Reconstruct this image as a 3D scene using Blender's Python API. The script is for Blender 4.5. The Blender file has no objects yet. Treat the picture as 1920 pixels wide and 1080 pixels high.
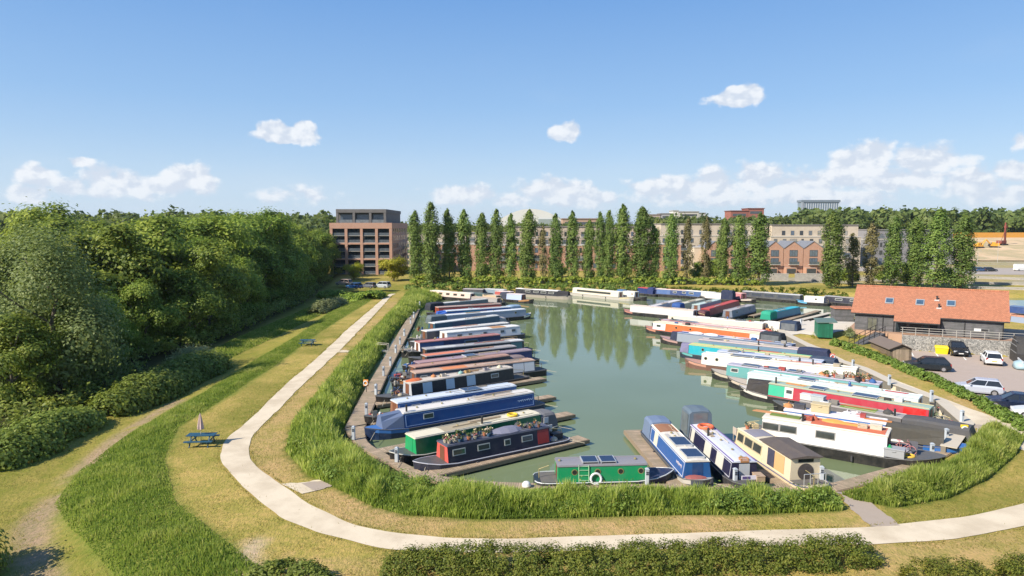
import bpy, math, random
import numpy as np
from mathutils import Vector, Matrix
R = math.radians
sc = bpy.context.scene
col = sc.collection
random.seed(7)

# ------------------------------------------------------------------ camera
CAM_H, FPX, HOR = 16.0, 1280.0, 425.0
PIT = math.atan((540 - HOR) / FPX)
cam_d = bpy.data.cameras.new('camera'); cam = bpy.data.objects.new('camera', cam_d); col.objects.link(cam)
cam.location = (0, 0, CAM_H); cam.rotation_euler = (math.pi / 2 - PIT, 0, 0)
cam_d.sensor_width = 36.0; cam_d.lens = 36.0 * FPX / 1920.0
cam_d.clip_start = 0.5; cam_d.clip_end = 20000
sc.camera = cam

# ------------------------------------------------------------------ light, exposure
SUN_AZ = math.atan2(-0.86, -0.51)      # where the sun stands, clockwise from +Y
SUN_EL = R(38)
sun_d = bpy.data.lights.new('sun', 'SUN'); sun = bpy.data.objects.new('sun', sun_d); col.objects.link(sun)
sun_d.energy = 5.0; sun_d.angle = R(0.5); sun_d.color = (1.0, 0.915, 0.78)
sdir = Vector((math.sin(SUN_AZ) * math.cos(SUN_EL), math.cos(SUN_AZ) * math.cos(SUN_EL), math.sin(SUN_EL)))
sun.rotation_euler = sdir.to_track_quat('Z', 'Y').to_euler(); sun.location = (-60, -40, 90)
sc.view_settings.view_transform = 'Standard'; sc.view_settings.look = 'None'
sc.view_settings.exposure = 0.6; sc.view_settings.gamma = 1.0
sc.render.engine = 'CYCLES'
sc.cycles.use_denoising = True
sc.cycles.max_bounces = 6; sc.cycles.diffuse_bounces = 2; sc.cycles.glossy_bounces = 3
sc.cycles.transmission_bounces = 2; sc.cycles.transparent_max_bounces = 6; sc.cycles.volume_bounces = 0
sc.cycles.sample_clamp_indirect = 4.0
sc.cycles.caustics_reflective = False; sc.cycles.caustics_refractive = False

# ------------------------------------------------------------------ node helpers
class NT:
    def __init__(s, tree): s.t = tree; s.n = tree.nodes; s.l = tree.links
    def new(s, typ, **kw):
        n = s.n.new(typ)
        for k, v in kw.items(): setattr(n, k, v)
        return n
    def put(s, sock, v):
        if isinstance(v, bpy.types.NodeSocket): s.l.new(v, sock)
        elif v is not None: sock.default_value = v
    def math(s, op, a, b=None, c=None, clamp=False):
        n = s.new('ShaderNodeMath', operation=op, use_clamp=clamp)
        s.put(n.inputs[0], a); s.put(n.inputs[1], b)
        if c is not None: s.put(n.inputs[2], c)
        return n.outputs[0]
    def vmath(s, op, a, b=None):
        n = s.new('ShaderNodeVectorMath', operation=op)
        s.put(n.inputs[0], a)
        if b is not None: s.put(n.inputs[1], b)
        return n.outputs['Value'] if op in ('LENGTH', 'DOT_PRODUCT') else n.outputs[0]
    def comb(s, x, y, z):
        n = s.new('ShaderNodeCombineXYZ')
        for i, v in enumerate((x, y, z)): s.put(n.inputs[i], v)
        return n.outputs[0]
    def noise(s, vec, scale, detail=4, rough=0.55, dist=0.0, lac=2.0):
        n = s.new('ShaderNodeTexNoise')
        if vec is not None: s.put(n.inputs['Vector'], vec)
        s.put(n.inputs['Scale'], scale); s.put(n.inputs['Detail'], detail); s.put(n.inputs['Roughness'], rough)
        s.put(n.inputs['Distortion'], dist); s.put(n.inputs['Lacunarity'], lac)
        return n.outputs['Fac']
    def ramp(s, fac, lo, hi, a=0.0, b=1.0, smooth=True):
        n = s.new('ShaderNodeMapRange'); n.interpolation_type = 'SMOOTHSTEP' if smooth else 'LINEAR'
        s.put(n.inputs[0], fac); s.put(n.inputs[1], lo); s.put(n.inputs[2], hi); s.put(n.inputs[3], a); s.put(n.inputs[4], b)
        return n.outputs[0]
    def mix(s, fac, a, b, blend='MIX'):
        n = s.new('ShaderNodeMix', data_type='RGBA', blend_type=blend)
        s.put(n.inputs[0], fac)
        for i, v in ((6, a), (7, b)):
            if isinstance(v, tuple) and len(v) == 3: v = v + (1,)
            s.put(n.inputs[i], v)
        return n.outputs[2]

# ------------------------------------------------------------------ sky
world = bpy.data.worlds.new('World'); sc.world = world; world.use_nodes = True
w = NT(world.node_tree); w.n.clear()
sky = w.new('ShaderNodeTexSky', sky_type='NISHITA', sun_disc=False, sun_elevation=SUN_EL, sun_rotation=SUN_AZ)
sky.altitude = 50; sky.air_density = 1.0; sky.dust_density = 0.6; sky.ozone_density = 2.0
geo = w.new('ShaderNodeTexCoord').outputs['Generated']
sep = w.new('ShaderNodeSeparateXYZ'); w.put(sep.inputs[0], geo)
az = w.math('ARCTAN2', sep.outputs[0], sep.outputs[1])
el = w.math('ARCSINE', sep.outputs[2])
uv = w.comb(az, el, 0.0)
def ang(px, py):
    a = (px - 960) / FPX; b = (540 - py) / FPX
    d = Vector((a, math.cos(PIT) + b * math.sin(PIT), -math.sin(PIT) + b * math.cos(PIT))).normalized()
    return math.atan2(d.x, d.y), math.asin(d.z)
# lone cumulus and the banks along the horizon: (x, y, half width, half height) as seen from the marina
CL = [(535,256,58,14,1.5),(513,247,30,20,1.5),(570,249,22,19,1.5),(545,252,30,16,1.5),(1376,186,54,15,1.4),(1408,175,26,18,1.4),(1385,178,30,16,1.4),(1059,248,30,17,1.4),(152,304,24,8,.8),
      (70,330,44,22,.95),(60,362,42,18,.95),(130,352,36,18,.85),(190,328,30,18,.85),(225,345,60,26,.95),(352,335,50,26,1.0),(380,345,30,20,.9),(300,350,60,22,.8),(185,362,40,14,.7),
      (550,366,70,18,.45),(870,366,70,20,.85),(1040,360,80,26,.95),(1100,372,70,18,.85),(960,375,60,14,.6),
      (1250,352,70,22,.85),(1330,350,70,30,.9),(1420,335,60,28,.95),(1500,350,80,30,.9),(1610,300,60,26,1.0),(1650,282,30,16,.9),(1590,330,70,26,.95),(1740,300,76,26,1.0),(1700,335,90,26,.9),(1830,345,70,30,.9),(1900,320,50,20,.9),(1890,365,90,22,.85),(1300,372,110,16,.75),(1560,372,140,16,.75),
      (1911,268,18,14,.8)]
warp = w.noise(uv, 16.0, 3, 0.6)
fb = w.noise(w.vmath('MULTIPLY', uv, (1.0, 1.35, 1.0)), 30.0, 6, 0.54)
fb_up = w.noise(w.vmath('MULTIPLY', w.vmath('ADD', uv, (-0.006, 0.008, 0)), (1.0, 1.35, 1.0)), 30.0, 6, 0.54)
wv = w.new('ShaderNodeTexNoise'); w.put(wv.inputs['Vector'], uv); wv.inputs['Scale'].default_value = 58.0; wv.inputs['Detail'].default_value = 4; wv.inputs['Roughness'].default_value = .55
uvw = w.vmath('ADD', uv, w.vmath('MULTIPLY', w.vmath('SUBTRACT', wv.outputs['Color'], (.5, .5, .5)), (.017, .012, 0)))
fieldv = None
for (x, y, a_, b_, s_) in CL:
    u0, v0 = ang(x, y); ka = (a_ / FPX) * math.cos(u0) ** 2 * 1.05; kb = b_ / FPX * math.cos(u0) * 1.05
    d = w.vmath('LENGTH', w.vmath('MULTIPLY', w.vmath('SUBTRACT', uvw, (u0, v0, 0)), (1 / ka, 1 / kb, 0)))
    e = w.math('MULTIPLY', w.math('SUBTRACT', 1.15, d), s_ * 1.0)
    fieldv = e if fieldv is None else w.math('SMOOTH_MAX', fieldv, e, 0.25)
dens = w.math('ADD', fieldv, w.math('MULTIPLY', w.math('SUBTRACT', fb, 0.5), 1.9))
alpha = w.math('MULTIPLY', w.ramp(dens, -0.02, 0.50, 0, 0.92), w.ramp(el, 0.0, 0.07, 0.65, 1.0))
# thin veil low over the horizon
veil_n = w.noise(w.vmath('MULTIPLY', uv, (1.0, 4.0, 1.0)), 7.0, 6, 0.6)
veil = w.math('MULTIPLY', w.ramp(el, 0.0, 0.13, 1.0, 0.0), w.ramp(veil_n, 0.30, 0.72, 0.25, 0.75))
veil2 = w.math('MULTIPLY', w.ramp(w.noise(w.vmath('MULTIPLY', uv, (1.0, 2.6, 1.0)), 3.0, 6, 0.62), 0.52, 0.8, 0.0, 0.22), w.ramp(el, 0.0, 0.35, 1.0, 0.35))
litn = w.ramp(w.math('SUBTRACT', fb, fb_up), -0.10, 0.10, 0.0, 1.0)
ccol = w.mix(litn, (5.0, 5.5, 6.3), (6.7, 6.9, 7.2))
# clear sky: the Nishita sky, paler towards the horizon as over a humid summer plain
cr = w.new('ShaderNodeValToRGB'); w.put(cr.inputs[0], w.ramp(el, 0.0, 0.5, 0, 1, False))
e = cr.color_ramp.elements; e[0].color = (.43, .56, .69, 1); e[1].color = (.075, .20, .475, 1)
for pos, c in ((.16, (.345, .49, .67, 1)), (.34, (.228, .395, .645, 1)), (.62, (.128, .288, .59, 1))): x = e.new(pos); x.color = c
grad = w.vmath('MULTIPLY', cr.outputs[0], (10.0, 10.0, 10.0))
skyc = w.mix(0.8, sky.outputs[0], grad)
c1 = w.mix(w.math('MULTIPLY', w.math('MAXIMUM', veil, veil2), .7), skyc, (5.0, 5.7, 6.5))
c2 = w.mix(alpha, c1, ccol)
bg = w.new('ShaderNodeBackground'); w.put(bg.inputs[0], c2); bg.inputs[1].default_value = 0.092
wo = w.new('ShaderNodeOutputWorld'); w.l.new(bg.outputs[0], wo.inputs[0])

# ------------------------------------------------------------------ geometry helpers
_F = Vector((0, math.cos(PIT), -math.sin(PIT))); _U = Vector((0, math.sin(PIT), math.cos(PIT)))
def g(px, py, z=0.8):
    """the point at height z seen at (px, py) of the 1920 x 1080 photograph"""
    d = _F + Vector((1, 0, 0)) * ((px - 960) / FPX) + _U * ((540 - py) / FPX)
    t = (z - CAM_H) / d.z
    p = Vector((0, 0, CAM_H)) + d * t
    return Vector((p.x, p.y, z))
def at_depth(px, py, Y):
    d = _F + Vector((1, 0, 0)) * ((px - 960) / FPX) + _U * ((540 - py) / FPX)
    t = Y / d.y
    return Vector((0, 0, CAM_H)) + d * t
def tag(o, label=None, cat=None, group=None, kind=None):
    if label: o['label'] = label
    if cat: o['category'] = cat
    if group: o['group'] = group
    if kind: o['kind'] = kind
    return o
def empty(name, loc=(0, 0, 0), rz=0.0, label=None, cat=None, group=None):
    o = bpy.data.objects.new(name, None); o.location = loc; o.rotation_euler = (0, 0, rz)
    o.empty_display_size = 0.2; col.objects.link(o)
    return tag(o, label, cat, group)
def copy_tree(o, parent=None):
    c = o.copy(); col.objects.link(c)
    if parent: c.parent = parent
    for ch in o.children: copy_tree(ch, c)
    return c
class MB:
    """collects shapes and links them as one mesh object"""
    def __init__(s): s.v = []; s.f = []; s.mi = []; s.m = 0
    def add(s, vs, fs):
        b = len(s.v); s.v += [tuple(v) for v in vs]
        for f in fs: s.f.append([b + i for i in f]); s.mi.append(s.m)
        return s
    def box(s, x0, x1, y0, y1, z0, z1):
        return s.add([(x0,y0,z0),(x1,y0,z0),(x1,y1,z0),(x0,y1,z0),(x0,y0,z1),(x1,y0,z1),(x1,y1,z1),(x0,y1,z1)],
                     [(0,3,2,1),(4,5,6,7),(0,1,5,4),(1,2,6,5),(2,3,7,6),(3,0,4,7)])
    def cbox(s, c, sx, sy, sz, rz=0.0):
        ca, sa = math.cos(rz), math.sin(rz); vs = []
        for z in (0, sz):
            for x, y in ((-1,-1),(1,-1),(1,1),(-1,1)):
                dx, dy = x*sx/2, y*sy/2
                vs.append((c[0]+dx*ca-dy*sa, c[1]+dx*sa+dy*ca, c[2]+z))
        return s.add(vs, [(0,3,2,1),(4,5,6,7),(0,1,5,4),(1,2,6,5),(2,3,7,6),(3,0,4,7)])
    def prism(s, poly, z0, z1, caps=True):
        n = len(poly); vs = [(p[0],p[1],z0) for p in poly] + [(p[0],p[1],z1) for p in poly]
        fs = [(i,(i+1)%n,n+(i+1)%n,n+i) for i in range(n)]
        if caps: fs += [tuple(range(n))[::-1], tuple(range(n,2*n))]
        return s.add(vs, fs)
    def loft(s, rings, caps=True, closed=True):
        n = len(rings[0]); vs = [p for r in rings for p in r]; fs = []
        for k in range(len(rings)-1):
            for i in range(n if closed else n-1):
                j = (i+1) % n
                fs.append((k*n+i, k*n+j, (k+1)*n+j, (k+1)*n+i))
        if caps: fs += [tuple(range(n))[::-1], tuple(range((len(rings)-1)*n, len(rings)*n))]
        return s.add(vs, fs)
    def tube(s, p, q, r0, r1=None, n=6):
        r1 = r0 if r1 is None else r1
        p, q = Vector(p), Vector(q); d = (q-p).normalized()
        a = d.orthogonal().normalized(); b = d.cross(a)
        ring = lambda c, r: [tuple(c + (a*math.cos(2*math.pi*i/n) + b*math.sin(2*math.pi*i/n))*r) for i in range(n)]
        return s.loft([ring(p, r0), ring(q, r1)])
    def dome(s, c, rx, ry, rz, n=8, m=4):
        rings = []
        for k in range(m):
            t = math.pi/2*k/m
            rings.append([(c[0]+rx*math.cos(t)*math.cos(2*math.pi*i/n), c[1]+ry*math.cos(t)*math.sin(2*math.pi*i/n), c[2]+rz*math.sin(t)) for i in range(n)])
        s.loft(rings, caps=False)
        b = len(s.v) - n; s.v.append((c[0],c[1],c[2]+rz)); t = len(s.v)-1
        for i in range(n): s.f.append([b+i, b+(i+1)%n, t]); s.mi.append(s.m)
        return s
    def torus(s, c, R0, r, axis='z', n=16, m=6):
        vs = []; fs = []
        for i in range(n):
            t = 2*math.pi*i/n
            for j in range(m):
                q = 2*math.pi*j/m; rr = R0 + r*math.cos(q); x, y, z = rr*math.cos(t), rr*math.sin(t), r*math.sin(q)
                if axis == 'y': x, y, z = x, z, y
                if axis == 'x': x, y, z = z, x, y
                vs.append((c[0]+x, c[1]+y, c[2]+z))
        for i in range(n):
            for j in range(m): fs.append((i*m+j, ((i+1)%n)*m+j, ((i+1)%n)*m+(j+1)%m, i*m+(j+1)%m))
        return s.add(vs, fs)
    def build(s, name, mats, parent=None, smooth=False, bevel=0.0):
        me = bpy.data.meshes.new(name); me.from_pydata(s.v, [], s.f)
        for m in (mats if isinstance(mats, (list, tuple)) else [mats]): me.materials.append(m)
        if max(s.mi, default=0) > 0: me.polygons.foreach_set('material_index', s.mi)
        if smooth: me.polygons.foreach_set('use_smooth', [True]*len(me.polygons))
        me.update()
        o = bpy.data.objects.new(name, me); col.objects.link(o)
        if parent: o.parent = parent
        if bevel:
            b = o.modifiers.new('edge', 'BEVEL'); b.width = bevel; b.segments = 2; b.limit_method = 'ANGLE'
        return o
def np_mesh(name, verts, faces, mats, parent=None, var=None, colr=None, smooth=False):
    """verts (N,3); faces (M,k) all of one size; var: float per face; colr: (N,3) per vertex"""
    me = bpy.data.meshes.new(name); k = faces.shape[1]
    me.vertices.add(len(verts)); me.vertices.foreach_set('co', np.ascontiguousarray(verts, dtype=np.float32).ravel())
    me.loops.add(faces.size); me.loops.foreach_set('vertex_index', np.ascontiguousarray(faces, dtype=np.int32).ravel())
    me.polygons.add(len(faces)); me.polygons.foreach_set('loop_start', np.arange(0, faces.size, k, dtype=np.int32))
    me.polygons.foreach_set('loop_total', np.full(len(faces), k, dtype=np.int32))
    if smooth: me.polygons.foreach_set('use_smooth', np.ones(len(faces), dtype=bool))
    me.update(calc_edges=True)
    for m in (mats if isinstance(mats, (list, tuple)) else [mats]): me.materials.append(m)
    if var is not None:
        a = me.attributes.new('var', 'FLOAT', 'FACE'); a.data.foreach_set('value', np.ascontiguousarray(var, dtype=np.float32))
    if colr is not None:
        a = me.attributes.new('tint', 'FLOAT_COLOR', 'POINT')
        c4 = np.ones((len(verts), 4), dtype=np.float32); c4[:, :colr.shape[1]] = colr; a.data.foreach_set('color', c4.ravel())
    o = bpy.data.objects.new(name, me); col.objects.link(o)
    if parent: o.parent = parent
    return o

# ------------------------------------------------------------------ materials
_M = {}
def base_mat(name):
    m = bpy.data.materials.new(name); m.use_nodes = True; t = NT(m.node_tree); p = t.n['Principled BSDF']
    return m, t, p
def paint(c, rough=0.45, dirt=0.25, metal=0.0, scale=3.0, bump=0.0):
    """painted or plain surface: colour with uneven wear and dull patches"""
    key = ('p', tuple(round(x, 3) for x in c), rough, dirt, metal, scale, bump)
    if key in _M: return _M[key]
    m, t, p = base_mat('paint'); oc = t.new('ShaderNodeTexCoord').outputs['Object']
    n1 = t.noise(oc, scale, 5, 0.6); n2 = t.noise(oc, scale * 7, 3, 0.6)
    f = t.ramp(t.math('ADD', t.math('MULTIPLY', n1, 0.7), t.math('MULTIPLY', n2, 0.3)), 0.42, 0.68, 0, dirt)
    sp_ = t.vmath('MULTIPLY', oc, (5.0, 5.0, .55)); n3 = t.noise(sp_, 1.0, 4, .6)
    f = t.math('MAXIMUM', f, t.ramp(n3, .52, .78, 0, dirt * 1.1))
    worn = tuple(0.55 * x + 0.45 * y for x, y in zip(c, (0.22, 0.19, 0.15)))
    t.put(p.inputs['Base Color'], t.mix(f, tuple(c), worn)); t.put(p.inputs['Roughness'], t.ramp(n1, 0.3, 0.7, rough * 0.8, min(1, rough * 1.25)))
    p.inputs['Metallic'].default_value = metal
    if bump:
        b = t.new('ShaderNodeBump'); b.inputs['Strength'].default_value = bump; b.inputs['Distance'].default_value = 0.02
        t.put(b.inputs['Height'], n2); t.l.new(b.outputs[0], p.inputs['Normal'])
    _M[key] = m; return m
def glass(c=(0.02, 0.025, 0.03), rough=0.06):
    key = ('g', c, rough)
    if key in _M: return _M[key]
    m, t, p = base_mat('window_glass'); oc = t.new('ShaderNodeTexCoord').outputs['Object']
    t.put(p.inputs['Base Color'], t.mix(t.noise(oc, 1.3, 3), tuple(x * 0.5 for x in c), tuple(x * 1.6 for x in c)))
    p.inputs['Roughness'].default_value = rough; p.inputs['Specular IOR Level'].default_value = 0.7
    _M[key] = m; return m
def wood(c, plank=0.14, axis=0, rough=0.8):
    key = ('w', c, plank, axis)
    if key in _M: return _M[key]
    m, t, p = base_mat('planks'); oc = t.new('ShaderNodeTexCoord').outputs['Object']
    s = t.new('ShaderNodeSeparateXYZ'); t.put(s.inputs[0], oc)
    q = t.math('DIVIDE', s.outputs[axis], plank); fr = t.math('FRACT', q); idn = t.math('FLOOR', q)
    wn = t.new('ShaderNodeTexWhiteNoise', noise_dimensions='1D'); t.put(wn.inputs['W'], idn)
    gap = t.math('GREATER_THAN', t.math('ABSOLUTE', t.math('SUBTRACT', fr, 0.5)), 0.44)
    n1 = t.noise(oc, 1.2, 5, 0.6)
    c1 = t.mix(wn.outputs[0], tuple(x * 0.75 for x in c), tuple(x * 1.25 for x in c))
    c2 = t.mix(t.ramp(n1, 0.35, 0.7), c1, tuple(x * y for x, y in zip(c, (0.7, 0.75, 0.7))))
    t.put(p.inputs['Base Color'], t.mix(gap, c2, tuple(x * 0.25 for x in c))); p.inputs['Roughness'].default_value = rough
    b = t.new('ShaderNodeBump'); b.inputs['Distance'].default_value = 0.01; b.inputs['Strength'].default_value = 0.6
    t.put(b.inputs['Height'], t.math('SUBTRACT', 1.0, gap)); t.l.new(b.outputs[0], p.inputs['Normal'])
    _M[key] = m; return m
def masonry(c, c2=None, mortar=(0.45, 0.42, 0.38), scale=1.0, bw=0.45, rh=0.15, rough=0.85):
    """courses of brick or stone laid over walls of any direction"""
    key = ('b', c, c2, scale, bw, rh)
    if key in _M: return _M[key]
    c2 = c2 or tuple(x * 0.7 for x in c)
    m, t, p = base_mat('masonry'); oc = t.new('ShaderNodeTexCoord').outputs['Object']
    s = t.new('ShaderNodeSeparateXYZ'); t.put(s.inputs[0], oc)
    u = t.math('ADD', s.outputs[0], s.outputs[1])
    b = t.new('ShaderNodeTexBrick'); t.put(b.inputs['Vector'], t.comb(u, s.outputs[2], 0.0))
    b.inputs['Color1'].default_value = c + (1,); b.inputs['Color2'].default_value = c2 + (1,); b.inputs['Mortar'].default_value = mortar + (1,)
    b.inputs['Scale'].default_value = scale; b.inputs['Mortar Size'].default_value = 0.012
    b.inputs['Brick Width'].default_value = bw; b.inputs['Row Height'].default_value = rh
    n1 = t.noise(oc, 0.6, 5, 0.6)
    t.put(p.inputs['Base Color'], t.mix(t.ramp(n1, 0.4, 0.75, 0, 0.35), b.outputs[0], tuple(x * 0.6 for x in c)))
    p.inputs['Roughness'].default_value = rough
    _M[key] = m; return m
def leafy(name, dark, mid, light, trans=0.35, hue=0.03):
    """leaf faces: each face has its own shade of green, each plant its own slight cast"""
    m, t, p = base_mat(name); t.n.remove(p)
    dark, mid, light = (tuple(x * 1.5 for x in c) for c in (dark, mid, light))
    a = t.new('ShaderNodeAttribute', attribute_name='var').outputs['Fac']
    cr = t.new('ShaderNodeValToRGB'); t.put(cr.inputs[0], a)
    e = cr.color_ramp.elements; e[0].color = dark + (1,); e[1].color = light + (1,); x = e.new(0.5); x.color = mid + (1,)
    oi = t.new('ShaderNodeObjectInfo').outputs['Random']
    hs = t.new('ShaderNodeHueSaturation'); t.put(hs.inputs['Color'], cr.outputs[0])
    t.put(hs.inputs['Hue'], t.ramp(oi, 0, 1, 0.5 - hue, 0.5 + hue * 0.6, False)); t.put(hs.inputs['Value'], t.ramp(t.math('FRACT', t.math('MULTIPLY', oi, 7.3)), 0, 1, 0.82, 1.2, False))
    d = t.new('ShaderNodeBsdfPrincipled'); t.put(d.inputs['Base Color'], hs.outputs[0]); d.inputs['Roughness'].default_value = 0.55; d.inputs['Specular IOR Level'].default_value = 0.25
    tr = t.new('ShaderNodeBsdfTranslucent'); t.put(tr.inputs[0], t.mix(0.5, hs.outputs[0], (0.16, 0.2, 0.02), 'ADD'))
    mx = t.new('ShaderNodeMixShader'); mx.inputs[0].default_value = trans
    t.l.new(d.outputs[0], mx.inputs[1]); t.l.new(tr.outputs[0], mx.inputs[2])
    t.l.new(mx.outputs[0], t.n['Material Output'].inputs[0])
    return m
# ------------------------------------------------------------------ ground, water, paths
def P2(pts, z=0.8): return np.array([g(x, y, z)[:2] for x, y in pts])
def inside(poly, X, Y):
    r = np.zeros(X.shape, bool); n = len(poly)
    for i in range(n):
        x0, y0 = poly[i]; x1, y1 = poly[(i+1) % n]
        if y0 == y1: continue
        c = ((y0 > Y) != (y1 > Y)) & (X < (x1-x0)*(Y-y0)/(y1-y0)+x0); r ^= c
    return r
def dist_line(pts, X, Y, closed=False):
    d = np.full(X.shape, 1e9); n = len(pts)
    for i in range(n if closed else n-1):
        a = pts[i]; b = pts[(i+1) % n]; ab = b-a; L = max(1e-9, ab@ab)
        t = np.clip(((X-a[0])*ab[0]+(Y-a[1])*ab[1])/L, 0, 1)
        d = np.minimum(d, np.hypot(X-a[0]-t*ab[0], Y-a[1]-t*ab[1]))
    return d
def sstep(a, b, x):
    t = np.clip((x-a)/(b-a), 0, 1); return t*t*(3-2*t)
def vnoise(X, Y, s, seed=0):
    """smooth value noise, cell size s"""
    rng = np.random.default_rng(seed); T = rng.random((256, 256))
    x = np.asarray(X)/s; y = np.asarray(Y)/s; xi = np.floor(x).astype(int); yi = np.floor(y).astype(int); fx = x-xi; fy = y-yi
    fx = fx*fx*(3-2*fx); fy = fy*fy*(3-2*fy); h = lambda a, b: T[a % 256, b % 256]
    return (h(xi,yi)*(1-fx)+h(xi+1,yi)*fx)*(1-fy)+(h(xi,yi+1)*(1-fx)+h(xi+1,yi+1)*fx)*fy
def fbm(X, Y, s, seed=0): return (vnoise(X,Y,s,seed)+.5*vnoise(X,Y,s/2.1,seed+1)+.25*vnoise(X,Y,s/4.3,seed+2))/1.75

BASIN = np.vstack([P2([(642,806),(664,832),(705,858),(770,893),(900,909),(1240,911),(1566,909),(1664,881),(1714,871),(1764,846),(1800,800),(1752,757),(1671,727),(1611,697),(1563,681),(1500,648),(1462,628),(1452,617),(1482,607),(1552,590)], 0.5),
                   np.array([(56,116),(75,112),(150,112),(150,150),(80,156)]),
                   P2([(1300,548),(1040,546),(870,547),(835,556),(795,571),(742,612),(716,656),(688,702)], 0.5)])
QUAY = [tuple(p) for p in BASIN[9:20]]                     # the hard edge along the gravel walk on the right
EMB_U = P2([(745,548),(700,560),(600,622),(530,675),(430,742),(335,800),(308,860),(328,940),(420,1012),(480,1060),(520,1110)], 0.8)
EMB_L = P2([(640,566),(560,640),(470,690),(390,745),(290,800),(150,890),(102,950),(130,1000),(200,1080),(230,1120)], -0.4)
WBL = g(1690,655,0.0); WBR = g(1909,670,0.0)               # foot of the gabion wall
B_L = g(1602,617,1.95); B_R = g(1881,637.5,1.95)             # front wall line of the marina building
BU = (B_R-B_L).normalized(); BU.z = 0; BU.normalize(); BN = Vector((-BU.y, BU.x, 0))
CARPARK = np.array([WBL[:2], WBR[:2], (WBR+BU*30)[:2], (90,40), *P2([(1990,850),(1920,800),(1800,732),(1700,690),(1660,668)], 0.6)])
SITE = np.array([(128,300),(500,285),(560,440),(150,430)])
def height(X, Y):
    z = np.full(X.shape, 0.8)
    z += 8.5*sstep(300, 430, Y)+5*sstep(450, 1100, Y)+6*sstep(1100, 2500, Y)
    z += 0.10*(fbm(X, Y, 9, 3)-.5)*sstep(0, 3, dist_line(BASIN, X, Y, True))
    # the embankment down to the lower lawn and the wood
    wl = np.interp(Y, np.sort(EMB_U[:,1]), EMB_U[np.argsort(EMB_U[:,1]),0])
    left = (X < wl)
    d = dist_line(EMB_U, X, Y)
    z -= np.where(left, 1.2*sstep(0.5, 7.5, d), 0)*(1-sstep(150, 200, Y))
    ins = inside(BASIN, X, Y); db = dist_line(BASIN, X, Y, True); sd = np.where(ins, -db, db)
    soft = ~((X > 30) & (Y > 50) & (Y < 110))
    bank = 0.25+(z-0.25)*sstep(0.0, 2.6, sd)
    z = np.where(soft, np.minimum(z, bank), z)
    z = np.where(sd < 0, np.where(soft, 0.25-1.6*sstep(0, 0.9, -sd), -1.3), z)
    cp = inside(CARPARK, X, Y); dc = dist_line(CARPARK, X, Y, True)
    dh = dist_line(CARPARK[4:], X, Y); z = np.where(cp, np.minimum(z, -0.06+0.86*(1-sstep(0.0, 0.9, dh))), z)
    z = np.where(~cp & (dc < 0.9) & (dh > 1.2), np.minimum(z, -0.06), z)
    q = (X-B_L.x)*BU.x+(Y-B_L.y)*BU.y; r = (X-B_L.x)*BN.x+(Y-B_L.y)*BN.y
    near_b = sstep(-9, -2, q)*(1-sstep(18, 22, q))*sstep(-4, 0, r)*(1-sstep(11, 15, r))
    z = np.where(~cp & (sd > 0), z+0.6*near_b*sstep(0, 4, sd), z)
    return z
def axis(lo, mid0, mid1, hi, st, gr=1.09):
    m = list(np.arange(mid0, mid1, st)); a = []; s = st; x = mid0
    while x > lo: s *= gr; x -= s; a.append(x)
    b = []; s = st; x = m[-1]
    while x < hi: s *= gr; x += s; b.append(x)
    return np.array(a[::-1]+m+b)
gx = axis(-5000, -58, 66, 5000, 0.5, 1.07)
gy = np.concatenate([axis(-200, 18, 118, 118.4, 0.5, 1.12)[:-1], np.arange(118.5, 260, 1.1), axis(259, 261, 300, 9000, 2.5, 1.07)[1:]])
gy = np.unique(np.round(gy, 3))
GX, GY = np.meshgrid(gx, gy); GZ = height(GX, GY)
# what the soil carries: mown grass, parched strips, rank grass, bare tracks, woodland floor, sand
N1 = fbm(GX, GY, 7, 11); N2 = fbm(GX, GY, 2.2, 21); N3 = fbm(GX, GY, 25, 31)
mown = np.array([0.405, 0.315, 0.098]); green = np.array([0.215, 0.205, 0.045]); dry = np.array([0.46, 0.325, 0.15]); rank = np.array([0.10, 0.14, 0.025])
C = mown[None,None,:]*np.ones(GX.shape+(1,))
lerp = lambda f, c: C*(1-f[...,None])+np.asarray(c)*f[...,None]
C = lerp(sstep(0.42, 0.7, N1)*0.75, green)
DRY1 = P2([(725,560),(690,605),(640,655),(540,760),(480,815),(472,860),(520,905),(560,895),(545,850),(545,800),(600,735),(660,660),(735,585),(745,560)])
DRY2 = P2([(560,925),(620,912),(700,955),(900,978),(1400,970),(1590,962),(1632,988),(1400,997),(1000,1010),(800,1005),(680,985)])
DRY3 = P2([(1470,628),(1541,653),(1671,710),(1834,770),(1940,812),(1930,780),(1800,728),(1700,688),(1600,655),(1550,640)])
for pl, k in ((DRY1,.8),(DRY2,.95),(DRY3,.85)):
    f = np.where(inside(pl, GX, GY), 1, 1-sstep(0, .8, dist_line(pl, GX, GY, True))); C = lerp(f*k*sstep(.25, .6, N2*.6+N1*.4), dry)
DRYB = P2([(1640,1015),(1780,1010),(1960,985),(1990,1120),(500,1120),(520,1040),(720,1045)])
f = np.where(inside(DRYB, GX, GY), 1, 0.); C = lerp(f*.6*sstep(.3, .65, N2), dry)
wl = np.interp(GY, np.sort(EMB_U[:,1]), EMB_U[np.argsort(EMB_U[:,1]),0])
low = (GX < wl); C = lerp(np.where(low, .72, 0.)*(1-sstep(160, 220, GY)), green*1.05)
STRIP = np.vstack([EMB_U, EMB_L[::-1]])
f = np.where(inside(STRIP, GX, GY), 1, 1-sstep(0, .5, dist_line(STRIP, GX, GY, True))); C = lerp(f*.85, np.array([.17,.205,.04]))
TRK = P2([(330,760),(250,810),(175,870),(110,925),(62,985),(58,1040),(80,1110)], -0.4)
dt = dist_line(TRK, GX, GY); C = lerp((1-sstep(.35, 1.35, dt))*sstep(.30, .48, N2*.55+N1*.45)*.95, (.33,.245,.165))
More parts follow.
